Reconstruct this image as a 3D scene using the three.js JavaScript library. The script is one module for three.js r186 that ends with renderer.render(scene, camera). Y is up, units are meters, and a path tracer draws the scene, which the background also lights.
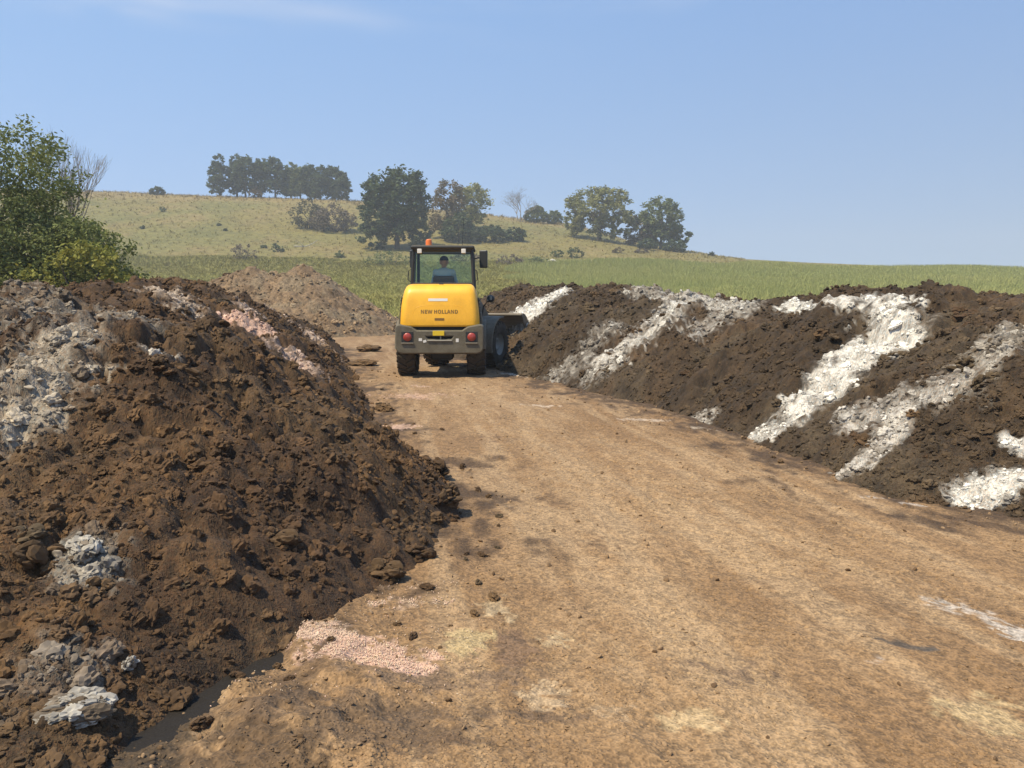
import * as THREE from 'three';
import { mergeGeometries, mergeVertices, toCreasedNormals } from 'three/addons/utils/BufferGeometryUtils.js';
import { RoundedBoxGeometry } from 'three/addons/geometries/RoundedBoxGeometry.js';
import { FontLoader } from 'three/addons/loaders/FontLoader.js';
import { TextGeometry } from 'three/addons/geometries/TextGeometry.js';
import { MarchingCubes } from 'three/addons/objects/MarchingCubes.js';

// ---------- camera, sky, sun, exposure ----------
const scene = new THREE.Scene();
const camera = new THREE.PerspectiveCamera(53.13, 1024 / 768, 0.1, 3000);
camera.position.set(0, 1.7, 0);
camera.rotation.set(THREE.MathUtils.degToRad(-6.4), 0, 0);
scene.add(camera);
const renderer = new THREE.WebGLRenderer({ antialias: true });
renderer.setSize(1024, 768);
renderer.toneMapping = THREE.LinearToneMapping;
renderer.toneMappingExposure = 1.25;
renderer.shadowMap.enabled = true;
renderer.shadowMap.type = THREE.PCFSoftShadowMap;
const SUN = new THREE.Vector3(-0.5, 1.0, 0.32).normalize();   // high on the left, a little behind the camera
const sun = new THREE.DirectionalLight(new THREE.Color(1.0, 0.885, 0.66), 4.95);
sun.position.copy(SUN).multiplyScalar(120).add(new THREE.Vector3(0, 0, -30));
sun.target.position.set(0, 0, -30);
sun.castShadow = true;
sun.shadow.radius = 2.5;
sun.shadow.mapSize.set(4096, 4096);
Object.assign(sun.shadow.camera, { left: -60, right: 60, top: 60, bottom: -60, near: 1, far: 320 });
scene.add(sun, sun.target);

// ---------- noise ----------
function mulberry(a) { return () => { a |= 0; a = a + 0x6D2B79F5 | 0; let t = Math.imul(a ^ a >>> 15, 1 | a); t = t + Math.imul(t ^ t >>> 7, 61 | t) ^ t; return ((t ^ t >>> 14) >>> 0) / 4294967296; }; }
function h2(ix, iy, s = 0) { let h = Math.imul(ix, 374761393) ^ Math.imul(iy, 668265263) ^ Math.imul(s, 1274126177); h = Math.imul(h ^ (h >>> 13), 1274126177); h = Math.imul(h ^ (h >>> 16), 2246822519); return ((h ^ (h >>> 15)) >>> 0) / 4294967296; }
function vn(x, y, s = 0) { const ix = Math.floor(x), iy = Math.floor(y); let fx = x - ix, fy = y - iy; fx = fx * fx * (3 - 2 * fx); fy = fy * fy * (3 - 2 * fy); const a = h2(ix, iy, s), b = h2(ix + 1, iy, s), c = h2(ix, iy + 1, s), d = h2(ix + 1, iy + 1, s); return a + (b - a) * fx + (c - a) * fy + (a - b - c + d) * fx * fy; }
function fbm(x, y, o = 4, s = 0) { let a = 0.5, v = 0, n = 0; for (let i = 0; i < o; i++) { v += a * vn(x, y, s + i * 17); n += a; a *= 0.5; const t = x * 1.62 - y * 1.21 + 5.3; y = x * 1.21 + y * 1.62 - 3.1; x = t; } return v / n; }
function lump(x, y, s = 0) { // rounded clod-like domes with crevices between
  const ix = Math.floor(x), iy = Math.floor(y); let best = 0;
  for (let j = -1; j <= 1; j++) for (let i = -1; i <= 1; i++) {
    const cx = ix + i, cy = iy + j, px = cx + h2(cx, cy, s), py = cy + h2(cx, cy, s + 1), r = 0.45 + 0.55 * h2(cx, cy, s + 2);
    const d2 = ((x - px) ** 2 + (y - py) ** 2) / (r * r);
    if (d2 < 1) best = Math.max(best, r * Math.sqrt(1 - d2));
  }
  return best;
}
const sat = (t) => Math.min(1, Math.max(0, t)), sst = (a, b, t) => { t = sat((t - a) / (b - a)); return t * t * (3 - 2 * t); }, lerp = (a, b, t) => a + (b - a) * t;
function cellId(x, y, s = 0) { const ix = Math.floor(x), iy = Math.floor(y); let bd = 9, id = 0; for (let j = -1; j <= 1; j++) for (let i = -1; i <= 1; i++) { const cx = ix + i, cy = iy + j, d = (x - cx - h2(cx, cy, s)) ** 2 + (y - cy - h2(cx, cy, s + 1)) ** 2; if (d < bd) { bd = d; id = h2(cx, cy, s + 2); } } return id; }
function curve(pts, x) { // smooth interpolation through [x, y] pairs
  if (x <= pts[0][0]) return pts[0][1];
  for (let i = 1; i < pts.length; i++) if (x <= pts[i][0]) { const t = (x - pts[i - 1][0]) / (pts[i][0] - pts[i - 1][0]); return lerp(pts[i - 1][1], pts[i][1], t * t * (3 - 2 * t) * 0.5 + t * 0.5); }
  return pts[pts.length - 1][1];
}
function segDist(x, y, ax, ay, bx, by) { const dx = bx - ax, dy = by - ay, t = sat(((x - ax) * dx + (y - ay) * dy) / (dx * dx + dy * dy || 1)); return Math.hypot(x - ax - dx * t, y - ay - dy * t); }
function inPoly(poly, x, y) { // signed distance, positive inside
  let d = 1e9, ins = false;
  for (let i = 0, j = poly.length - 1; i < poly.length; j = i++) {
    const [ax, ay] = poly[i], [bx, by] = poly[j];
    d = Math.min(d, segDist(x, y, ax, ay, bx, by));
    if ((ay > y) !== (by > y) && x < (bx - ax) * (y - ay) / (by - ay) + ax) ins = !ins;
  }
  return ins ? d : -d;
}

// ---------- the lie of the land (x to the right, dep = metres ahead = -z) ----------
const CREST = [[-400, 38], [-174, 37.5], [-136, 36.6], [-95, 35.6], [-55, 33.9], [-24, 30.5], [16, 26], [43, 18.8], [64, 14.8], [85, 13.2], [110, 11.5], [140, 9], [220, 5], [400, 3]];
function land(x, dep) {
  const f = 7.4 - 0.006 * Math.max(0, x - 40) + 0.5 * (fbm(x * 0.012, dep * 0.012, 3, 5) - 0.5);
  const t = sat((dep - 58) / 95);
  let h = f * Math.pow(t, 1.25);
  if (dep > 132) {
    const c = curve(CREST, x) + 1.6 * (fbm(x * 0.02, dep * 0.02, 3, 9) - 0.5);
    h = lerp(h, c, sst(130, 268, dep));
    if (dep > 265) h -= (dep - 265) * 0.05 * sst(265, 330, dep);
  }
  h += 0.25 * (fbm(x * 0.08, dep * 0.08, 3, 21) - 0.5) * sst(60, 90, dep);
  return h;
}
function yardRelief(x, dep) { // churned, driven-over dirt
  let h = 0.07 * (fbm(x * 0.5, dep * 0.35, 3, 31) - 0.5) + 0.035 * (fbm(x * 2.1, dep * 1.7, 3, 37) - 0.5);
  const rough = fbm(x * 0.9 + 7, dep * 0.7, 3, 41);
  h += 0.018 * (fbm(x * 9, dep * 7, 3, 43) - 0.5) * (0.4 + 1.6 * rough);
  h += 0.022 * lump(x * 7, dep * 7, 45) * sst(0.52, 0.75, rough) * sst(0.4, 0.7, vn(x * 3, dep * 3, 47));
  const su = x * 0.985 + dep * 0.17, sv = dep * 0.985 - x * 0.17; h += 0.03 * (fbm(su * 3.2, sv * 0.4, 3, 49) - 0.5); // shallow wheel ruts
  return h;
}

// ---------- heaps ----------
const HEAP_L = [[-1.95, 1.6], [-1.8, 2.2], [-1.66, 2.8], [-1.46, 3.4], [-1.08, 4.0], [-0.72, 4.5], [-0.5, 5.1], [-0.44, 5.9], [-0.55, 6.5], [-0.8, 7.3], [-1.15, 7.9], [-1.55, 8.8], [-2.3, 11.7], [-2.6, 12.9], [-3.6, 16.9], [-4.6, 20.5], [-5.6, 25.5], [-7.2, 27.5], [-10, 27.5], [-12.2, 22], [-10.5, 12], [-9, 5.5], [-7.4, 1.5], [-5, -0.2], [-2.4, 0.7]];
const HEAP_R = [[4.1, 5.7], [3.55, 6.4], [3.2, 7.2], [2.95, 9.1], [2.25, 12], [0.95, 15], [0.1, 17.3], [-0.25, 18.4], [-0.45, 19.3], [-1.0, 20.6], [-1.6, 22.0], [-2.4, 24.2], [-3.4, 28], [-2.6, 32], [2, 33], [5, 26], [8, 17], [10.5, 10.5], [12, 6], [11, 3], [7.5, 2.5], [5.2, 4]];
const HEAP_G = [[-4.6, 37], [-5.3, 34.5], [-8.2, 33.5], [-13, 33.6], [-18.5, 36], [-18, 41], [-9, 42.5], [-6, 40.5]];
function heapShape(poly, x, dep, hm, slope, s) {
  const d = inPoly(poly, x, dep) + 0.5 * (fbm(x * 0.9, dep * 0.9, 3, s) - 0.5);
  if (d < 0) return d * 0.7;
  const t = d * slope / hm; return hm * t / Math.pow(1 + t * t * t, 1 / 3);
}
function churn(x, dep, s, k = 1) {
  const w1 = fbm(x * 0.7, dep * 0.7, 3, s), wx = x + 0.5 * (w1 - 0.5), wz = dep + 0.5 * (vn(x * 0.9, dep * 0.9, s + 3) - 0.5);
  const rg = fbm(x * 1.1, dep * 1.1, 2, s + 13), fine = 0.35 + 1.3 * rg;
  return k * (0.5 * (w1 - 0.5) + 0.15 * (lump(wx * 1.5, wz * 1.5, s + 5) - 0.35) + 0.17 * (fbm(wx * 3, wz * 3, 4, s + 15) - 0.5) + fine * (0.16 * (lump(wx * 4.2, wz * 4, s + 7) - 0.3) + 0.085 * (lump(wx * 9, wz * 9, s + 9) - 0.3) + 0.026 * (lump(wx * 21, wz * 21, s + 19) - 0.3) + 0.03 * (fbm(x * 24, dep * 24, 3, s + 11) - 0.5)));
}
const hmL = (x, dep) => curve([[2, 1.3], [4, 1.45], [8, 1.6], [11, 1.72], [14, 1.95], [18, 1.88], [22, 1.5], [27, 0.9]], dep);
const hmR = (x, dep) => curve([[4, 1.65], [8, 1.68], [10.5, 1.74], [12.8, 1.9], [14.2, 1.68], [16, 1.62], [17.5, 1.75], [20, 2.02], [24, 2.3], [32, 2.45]], dep);
function heapL(x, dep) {
  const sl = curve([[2, 0.42], [4.5, 0.52], [7, 0.66], [12, 0.75]], dep), b = heapShape(HEAP_L, x, dep, hmL(x, dep), sl, 101);
  return b + churn(x, dep, 111) * sst(-0.35, 0.55, b);
}
function heapR(x, dep) {
  const b = heapShape(HEAP_R, x, dep, hmR(x, dep), 0.74, 201);
  return b + churn(x, dep, 211, 0.85) * sst(-0.35, 0.55, b);
}
function heapG(x, dep) {
  const cone = (cx, top, sx) => top - 0.62 * Math.hypot((x - cx) / sx, dep - 38);
  const a = cone(-12.9, 3.15, 1.5), c = cone(-10.3, 3.3, 1.0), b0 = Math.max(a, c), b = b0 + 0.25 * Math.exp(-Math.abs(a - c) * 2.2) * 0.6;
  const r = Math.min(b, heapShape(HEAP_G, x, dep, 3.4, 1.2, 301) + 0.4);
  return r + (0.3 * (fbm(x * 0.8, dep * 0.8, 3, 305) - 0.5) + 0.16 * (lump(x * 2.4, dep * 2.4, 311) - 0.3) + 0.1 * (lump(x * 5.5, dep * 5.5, 313) - 0.3)) * sst(-0.3, 0.5, r);
}
const surf = (x, dep) => Math.max(dep > 50 ? land(x, dep) : yardRelief(x, dep), heapL(x, dep), heapR(x, dep), heapG(x, dep));
const mix3 = (a, b, t) => [lerp(a[0], b[0], t), lerp(a[1], b[1], t), lerp(a[2], b[2], t)];

// ---------- sky ----------
{
  const W = 1024, H = 512, data = new Float32Array(W * H * 4);
  for (let j = 0; j < H; j++) for (let i = 0; i < W; i++) {
    const lat = ((j + 0.5) / H - 0.5) * Math.PI, lon = ((i + 0.5) / W - 0.5) * 2 * Math.PI;
    const dx = Math.cos(lat) * Math.cos(lon), dy = Math.sin(lat), dz = Math.cos(lat) * Math.sin(lon);
    const e = Math.max(0, dy), t = 1 - Math.exp(-e * 3.6), g = Math.max(0, dx * SUN.x + dy * SUN.y + dz * SUN.z);
    const L = sat(0.5 - dx * 0.9), hz = mix3([0.49, 0.63, 0.785], [0.53, 0.74, 1.06], L), zn = mix3([0.17, 0.35, 0.74], [0.225, 0.43, 0.8], L);
    let r = lerp(hz[0], zn[0], t), gg = lerp(hz[1], zn[1], t), b = lerp(hz[2], zn[2], t);
    const glow = 0.04 * g * g + 0.25 * Math.pow(g, 12); r += glow; gg += glow * 0.95; b += glow * 0.8;
    // thin cirrus streaks
    const az = Math.atan2(dx, -dz), el = Math.asin(dy);
    const streak = fbm(az * 5 + 3, (el + az * 0.055) * 46, 4, 71), cov = sst(0.305, 0.36, el) * (0.35 + 0.65 * vn(az * 1.6 + 9, el * 4, 73));
    const wisp = Math.exp(-(((az + 0.42) / 0.13) ** 2) - ((el - 0.318 - 0.06 * (az + 0.42)) / 0.014) ** 2) + 0.6 * Math.exp(-(((az + 0.22) / 0.16) ** 2) - ((el - 0.33 + 0.1 * (az + 0.22)) / 0.008) ** 2);
    const c = 0.4 * sst(0.48, 0.75, streak) * cov * 0.6 + 0.42 * Math.min(1, wisp) * sst(0.25, 0.65, fbm(az * 9, el * 70, 3, 75)); r = lerp(r, 0.75, c); gg = lerp(gg, 0.8, c); b = lerp(b, 0.92, c);
    if (dy < 0) { const k = sat(-dy * 8); r = lerp(r, 0.2, k); gg = lerp(gg, 0.17, k); b = lerp(b, 0.11, k); }
    const o = (j * W + i) * 4, q = 0.8; r *= q; gg *= q; b *= q; data[o] = r; data[o + 1] = gg; data[o + 2] = b; data[o + 3] = 1;
  }
  const sky = new THREE.DataTexture(data, W, H, THREE.RGBAFormat, THREE.FloatType);
  sky.mapping = THREE.EquirectangularReflectionMapping; sky.magFilter = sky.minFilter = THREE.LinearFilter; sky.colorSpace = THREE.LinearSRGBColorSpace; sky.needsUpdate = true;
  scene.background = sky; scene.environment = sky;
}
scene.fog = new THREE.FogExp2(new THREE.Color(0.86, 0.9, 0.93), 0.0009);

// ---------- helpers ----------
const taken = {};
function numbered(n) { if (!(n in taken)) { taken[n] = 0; return n; } return n + '_' + String(++taken[n]).padStart(3, '0'); }
function obj(name, geo, mat, parent) { const m = new THREE.Mesh(geo, mat); m.castShadow = m.receiveShadow = true; if (parent) { m.name = name; parent.add(m); } else { m.name = numbered(name); scene.add(m); } return m; }
function thing(name, label, category, pos = [0, 0, 0], turn = 0, group) { const g = new THREE.Group(); g.name = numbered(name); g.position.set(...pos); g.rotation.y = turn; g.userData = { label, category }; if (group) g.userData.group = group; scene.add(g); return g; }
function tag(o, label, category, group, kind) { Object.assign(o.userData, { label, category }); if (group) o.userData.group = group; if (kind) o.userData.kind = kind; return o; }
function structure(o, label) { o.userData.kind = 'structure'; o.userData.label = label; return o; }
function instanced(name, geo, mat, list, parent) { // list: { p, s, r (euler), c }
  const m = new THREE.InstancedMesh(geo, mat, list.length), M = new THREE.Matrix4(), Q = new THREE.Quaternion(), E = new THREE.Euler(), P = new THREE.Vector3(), S = new THREE.Vector3(), C = new THREE.Color();
  list.forEach((t, i) => { P.set(...t.p); S.set(...(Array.isArray(t.s) ? t.s : [t.s, t.s, t.s])); E.set(...t.r); M.compose(P, Q.setFromEuler(E), S); m.setMatrixAt(i, M); if (t.c) m.setColorAt(i, C.setRGB(...t.c)); });
  m.castShadow = m.receiveShadow = true; m.name = parent ? name : numbered(name); m.userData.kind = 'stuff'; (parent ?? scene).add(m); return m;
}
const spaced = (a, b, step) => { const o = [a]; let v = a; while (v < b) { v += step(v); o.push(Math.min(v, b)); } return o; };
function gridGeo(xs, ds, hf, cf, keep) {
  const nx = xs.length, nd = ds.length, pos = new Float32Array(nx * nd * 3), col = new Float32Array(nx * nd * 3), uv = new Float32Array(nx * nd * 2), ok = new Uint8Array(nx * nd), idx = [];
  for (let j = 0; j < nd; j++) for (let i = 0; i < nx; i++) {
    const k = j * nx + i, x = xs[i], d = ds[j];
    ok[k] = keep && !keep(x, d) ? 0 : 1;
    const h = ok[k] || !keep ? hf(x, d) : -1, c = ok[k] ? cf(x, d, h) : [0, 0, 0];
    pos.set([x, h, -d], k * 3); col.set(c, k * 3); uv.set([x, d], k * 2);
  }
  for (let j = 0; j < nd - 1; j++) for (let i = 0; i < nx - 1; i++) {
    const a = j * nx + i, b = a + 1, c = a + nx, d = c + 1;
    if (ok[a] + ok[b] + ok[c] + ok[d] < 4) continue;
    idx.push(a, b, c, b, d, c);
  }
  const used = new Int32Array(nx * nd).fill(-1); let n = 0;
  for (const i of idx) if (used[i] < 0) used[i] = n++;
  const P = new Float32Array(n * 3), C = new Float32Array(n * 3), U = new Float32Array(n * 2);
  for (let k = 0; k < nx * nd; k++) if (used[k] >= 0) { P.set(pos.subarray(k * 3, k * 3 + 3), used[k] * 3); C.set(col.subarray(k * 3, k * 3 + 3), used[k] * 3); U.set(uv.subarray(k * 2, k * 2 + 2), used[k] * 2); }
  const g = new THREE.BufferGeometry();
  g.setAttribute('position', new THREE.BufferAttribute(P, 3)); g.setAttribute('color', new THREE.BufferAttribute(C, 3)); g.setAttribute('uv', new THREE.BufferAttribute(U, 2));
  g.setIndex(idx.map((i) => used[i])); g.computeVertexNormals(); return g;
}
// ---------- grain textures (tileable) ----------
function tileNoise(N, f) { const d = new Uint8Array(N * N * 4); for (let j = 0; j < N; j++) for (let i = 0; i < N; i++) { const v = f(i / N, j / N); d.set(Array.isArray(v) ? v.map((q) => sat(q) * 255) : [v, v, v].map((q) => sat(q) * 255), (j * N + i) * 4); d[(j * N + i) * 4 + 3] = 255; } const t = new THREE.DataTexture(d, N, N); t.wrapS = t.wrapT = THREE.RepeatWrapping; t.magFilter = THREE.LinearFilter; t.minFilter = THREE.LinearMipmapLinearFilter; t.generateMipmaps = true; t.needsUpdate = true; return t; }
function wrapVn(u, v, n, s) { const x = u * n, y = v * n, ix = Math.floor(x), iy = Math.floor(y); let fx = x - ix, fy = y - iy; fx = fx * fx * (3 - 2 * fx); fy = fy * fy * (3 - 2 * fy); const m = (q) => ((q % n) + n) % n, a = h2(m(ix), m(iy), s), b = h2(m(ix + 1), m(iy), s), c = h2(m(ix), m(iy + 1), s), d = h2(m(ix + 1), m(iy + 1), s); return a + (b - a) * fx + (c - a) * fy + (a - b - c + d) * fx * fy; }
const grainV = (u, v, s) => 0.3 * wrapVn(u, v, 12, s) + 0.25 * wrapVn(u, v, 37, s + 1) + 0.25 * wrapVn(u, v, 111, s + 2) + 0.2 * wrapVn(u, v, 290, s + 3);
const dirtMap = tileNoise(1024, (u, v) => { const g = 0.18 * wrapVn(u, v, 37, 502) + 0.4 * wrapVn(u, v, 111, 503) + 0.42 * wrapVn(u, v, 290, 504), p = wrapVn(u, v, 240, 507) > 0.86 ? 0.14 : 0; return 0.86 + 0.62 * (g - 0.5) + p; });
const dirtBump = tileNoise(1024, (u, v) => grainV(u, v, 501));
dirtMap.repeat.set(0.45, 0.45); dirtBump.repeat.set(0.45, 0.45);
const heapMap = tileNoise(1024, (u, v) => { const g = grainV(u, v, 521), w = wrapVn(u, v, 150, 527); return [0.85 + 1.0 * (g - 0.5) + 0.1 * (w - 0.5), 0.84 + 1.0 * (g - 0.5), 0.83 + 1.0 * (g - 0.5) - 0.08 * (w - 0.5)]; });
const heapBump = tileNoise(1024, (u, v) => grainV(u, v, 521));
heapMap.repeat.set(0.8, 0.8); heapBump.repeat.set(0.8, 0.8);
const grassMap = tileNoise(1024, (u, v) => { const g = grainV(u, v, 541), w = wrapVn(u, v, 60, 547) * 0.5 + wrapVn(u, v, 180, 548) * 0.5; return [0.88 + 0.6 * (g - 0.5) + 0.14 * (w - 0.5), 0.88 + 0.6 * (g - 0.5), 0.86 + 0.6 * (g - 0.5) - 0.12 * (w - 0.5)]; });
grassMap.repeat.set(0.11, 0.11);
for (const t of [dirtMap, heapMap, grassMap]) t.colorSpace = THREE.SRGBColorSpace;
const std = (o) => new THREE.MeshStandardMaterial({ roughness: 1, metalness: 0, ...o });

// ---------- grassland and hill ----------
const PASTURE = [0.235, 0.19, 0.052], FIELD = [0.27, 0.26, 0.07], STRAW = [0.35, 0.25, 0.1], SHORT = [0.2, 0.185, 0.052];
function grassColor(x, d) {
  const n = fbm(x * 0.05, d * 0.05, 4, 61), m = fbm(x * 0.3, d * 0.22, 4, 63), hill = sst(138, 150, d + 16 * (fbm(x * 0.03, d * 0.03, 2, 65) - 0.5));
  let c = mix3(FIELD, SHORT, sst(0.35, 0.65, n));
  let p = mix3(PASTURE, SHORT, 0.75 * sst(0.42, 0.72, n) + 0.2 * sst(0.5, 0.7, m));
  p = mix3(p, STRAW, sst(0.52, 0.74, 0.55 * m + 0.45 * fbm(x * 0.11, d * 0.06, 3, 67)) * 0.8);
  const top = sst(222, 238, d + 10 * (m - 0.5)) * sst(60, 20, x); // seeded dry grass along the brow
  p = mix3(p, STRAW, top * (0.45 + 0.5 * m));
  c = mix3(c, p, hill);
  return mix3(c, [c[0] * 0.8, c[1] * 0.82, c[2] * 0.75], sst(0.45, 0.7, m));
}
{
  const xs = spaced(-420, 420, (x) => 0.9 + Math.abs(x) * 0.012), ds = [-60, -40, -20, -8, ...spaced(0, 560, (d) => d < 45 ? 2 : 0.8 + d * 0.004)];
  const g = gridGeo(xs, ds, (x, d) => land(x, d) - 0.16 * sst(64, 60, d + 0) , (x, d) => grassColor(x, d));
  structure(obj('grassland_hill', g, std({ vertexColors: true, map: grassMap, bumpMap: grassMap, bumpScale: 0.05 })), 'green field rising to a grassy hill');
}
// ---------- dirt yard ----------
const YARD = [[-24, -20], [24, -20], [26, 8], [22, 20], [15, 30], [8, 42], [2, 52], [-4, 57], [-12, 59], [-22, 52], [-26, 30]];
const TAN = [0.36, 0.222, 0.11], BROWN = [0.285, 0.168, 0.079], PALE = [0.45, 0.3, 0.165], SOIL = [0.075, 0.044, 0.024];
// marks lying on the dirt: [x, dep, rx, rd, turn, colour, density]
const MARKS = [
  [-1.42, 2.75, 0.45, 0.62, 0.1, [0.05, 0.036, 0.022], 1.15], [-1.3, 3.45, 0.2, 0.25, 0, [0.05, 0.036, 0.022], 0.9], [-1.0, 2.6, 0.5, 0.45, 0, [0.115, 0.07, 0.036], 1.15],
  [-0.75, 3.55, 0.42, 0.2, -0.35, [0.72, 0.47, 0.36], 1.25], [-0.5, 3.38, 0.2, 0.12, -0.3, [0.72, 0.47, 0.36], 1.2], [-0.95, 3.72, 0.24, 0.13, -0.1, [0.7, 0.5, 0.38], 1.1], [-0.66, 4.22, 0.3, 0.17, 0, [0.5, 0.35, 0.24], 0.55],
  [-0.2, 3.63, 0.17, 0.2, 0, [0.5, 0.37, 0.19], 0.95], [-0.07, 4.05, 0.12, 0.2, 0.3, [0.5, 0.37, 0.22], 0.7], [0.2, 3.62, 0.14, 0.14, -0.5, [0.52, 0.38, 0.22], 0.85], [0.12, 3.12, 0.12, 0.16, 0, [0.5, 0.36, 0.22], 0.7], [0.72, 2.93, 0.17, 0.1, -0.25, [0.58, 0.42, 0.23], 1.05], [0.46, 3.0, 0.16, 0.1, 0, [0.46, 0.32, 0.19], 0.65], [1.95, 2.98, 0.22, 0.18, 0.4, [0.5, 0.36, 0.19], 0.95],
  [2.42, 4.13, 0.14, 0.11, 0, [0.6, 0.52, 0.44], 0.6], [2.58, 3.72, 0.12, 0.16, 0, [0.66, 0.58, 0.5], 0.85], [2.5, 3.97, 0.12, 0.1, 0.4, [0.58, 0.49, 0.41], 0.48], [1.72, 3.44, 0.06, 0.06, 0, [0.6, 0.5, 0.42], 0.8],
  [3.1, 6.42, 0.16, 0.06, -0.4, [0.62, 0.52, 0.44], 0.95], [3.28, 6.22, 0.16, 0.05, -0.5, [0.62, 0.52, 0.44], 0.95],
  [0.45, 12.0, 0.5, 0.14, -0.3, [0.6, 0.46, 0.34], 0.9], [1.8, 10.7, 0.45, 0.14, -0.2, [0.58, 0.45, 0.34], 0.8], [0.1, 17.0, 0.6, 0.28, -0.9, [0.62, 0.52, 0.42], 0.9], [2.5, 9.9, 0.25, 0.1, -0.5, [0.5, 0.4, 0.3], 0.6],
  [-1.75, 13.2, 0.8, 0.6, 0.3, [0.58, 0.37, 0.26], 0.62], [-1.55, 10.0, 0.32, 0.3, 0, [0.64, 0.42, 0.31], 0.9], [-1.3, 8.3, 0.3, 0.16, -0.3, [0.56, 0.42, 0.32], 0.75], [-1.7, 14.6, 0.3, 0.2, 0, [0.6, 0.4, 0.3], 0.6],
  [1.93, 3.58, 0.19, 0.06, -0.35, [0.06, 0.058, 0.055], 1.1], [0.03, 3.58, 0.2, 0.2, 0, [0.19, 0.115, 0.068], 0.95], [0.1, 2.95, 0.35, 0.1, 0, [0.14, 0.09, 0.055], 0.7], [-0.65, 2.85, 0.75, 0.32, 0, [0.15, 0.096, 0.056], 1.0], [-0.35, 3.25, 0.5, 0.2, 0, [0.2, 0.13, 0.08], 0.7], [-0.3, 2.75, 0.3, 0.08, 0, [0.12, 0.075, 0.045], 0.7], [1.05, 3.35, 0.28, 0.14, 0, [0.2, 0.13, 0.08], 0.6], [0.5, 5.1, 0.28, 0.3, 0, [0.22, 0.13, 0.065], 0.5], [-0.3, 9.2, 0.4, 0.3, 0, [0.17, 0.1, 0.055], 0.5],
];
function markAt(x, d, cut) { let best = 0, col = null;
  for (const [mx, md, rx, rd, a, c, den] of MARKS) { const dx = x - mx, dd = d - md; if (Math.abs(dx) > rx * 1.8 + rd || Math.abs(dd) > rx * 1.8 + rd * 1.8) continue; const ca = Math.cos(a), sa = Math.sin(a), u = (dx * ca + dd * sa) / rx, v = (-dx * sa + dd * ca) / rd, q = den * (1.15 - Math.hypot(u, v)); if (q > best) { best = q; col = c; } }
  if (!col) return [0, null];
  const f = fbm(x * 8, d * 7, 4, 81), f2 = fbm(x * 30, d * 26, 3, 83);
  return [0.92 * sst(0.05, 0.38, best - 1.5 * (f - 0.4) - 1.5 * (f2 - 0.42)), col]; }
function yardColor(x, d) {
  const n = fbm(x * 0.45, d * 0.33, 4, 91), m = fbm(x * 2.2, d * 1.4, 4, 93), k = fbm(x * 9, d * 6, 3, 95);
  let c = mix3(TAN, BROWN, sst(0.42, 0.7, 0.6 * n + 0.4 * m));
  const lane = Math.min(segDist(x, d, 0.7, 3.5, 0.35, 8), segDist(x, d, 0.35, 8, -1.2, 17)), lane2 = segDist(x, d, 2.0, 4, 1.2, 9);
  c = mix3(c, PALE, 0.75 * sst(0.95, 0.1, lane + 1.0 * (m - 0.5)) * sst(0.35, 0.6, 0.5 * m + 0.5 * k)); c = mix3(c, PALE, 0.5 * sst(0.6, 0.1, lane2 + 1.2 * (m - 0.5)) * sst(0.4, 0.6, k));
  const su = x * 0.985 + d * 0.17, sv = d * 0.985 - x * 0.17, st = fbm(su * 5.5, sv * 0.55, 4, 96), st2 = fbm(su * 17, sv * 1.3, 3, 89);
  c = mix3(c, PALE, 0.7 * sst(0.5, 0.68, st)); c = mix3(c, BROWN, 0.5 * sst(0.46, 0.3, st) + 0.35 * sst(0.6, 0.75, st2));
  c = mix3(c, BROWN, 0.25 * sst(0.56, 0.7, k) * sst(0.4, 0.6, n));
  // soil trodden off the heaps
  const e = Math.min(-inPoly(HEAP_L, x, d), -inPoly(HEAP_R, x, d) * 0.75);
  if (e < 2.4) { c = mix3(c, [0.17, 0.1, 0.05], 0.7 * sst(0.5, -0.1, 0.62 * e + 1.1 * (m - 0.5) + 0.8 * (k - 0.5))); c = mix3(c, SOIL, 0.85 * sst(0.3, -0.1, 0.55 * e + 0.9 * (m - 0.5) + 0.8 * (k - 0.5))); }
  const [q, mc] = markAt(x, d); if (q > 0) c = mix3(c, mc, q * (0.75 + 0.25 * k));
  if (d > 40) c = mix3(c, SHORT, sst(44, 56, d + 8 * (m - 0.5)) * 0.6 * sst(0.45, 0.6, m));
  return c;
}
const PUDDLE = [[-1.0, 3.75], [-0.85, 3.2], [-0.8, 2.6], [-0.7, 1.9], [-1.8, 1.9], [-1.9, 2.7], [-1.6, 3.4], [-1.3, 3.75]], PUDLINE = [[-1.3, 3.5], [-1.38, 3.1], [-1.46, 2.75], [-1.5, 2.2]];
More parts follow.
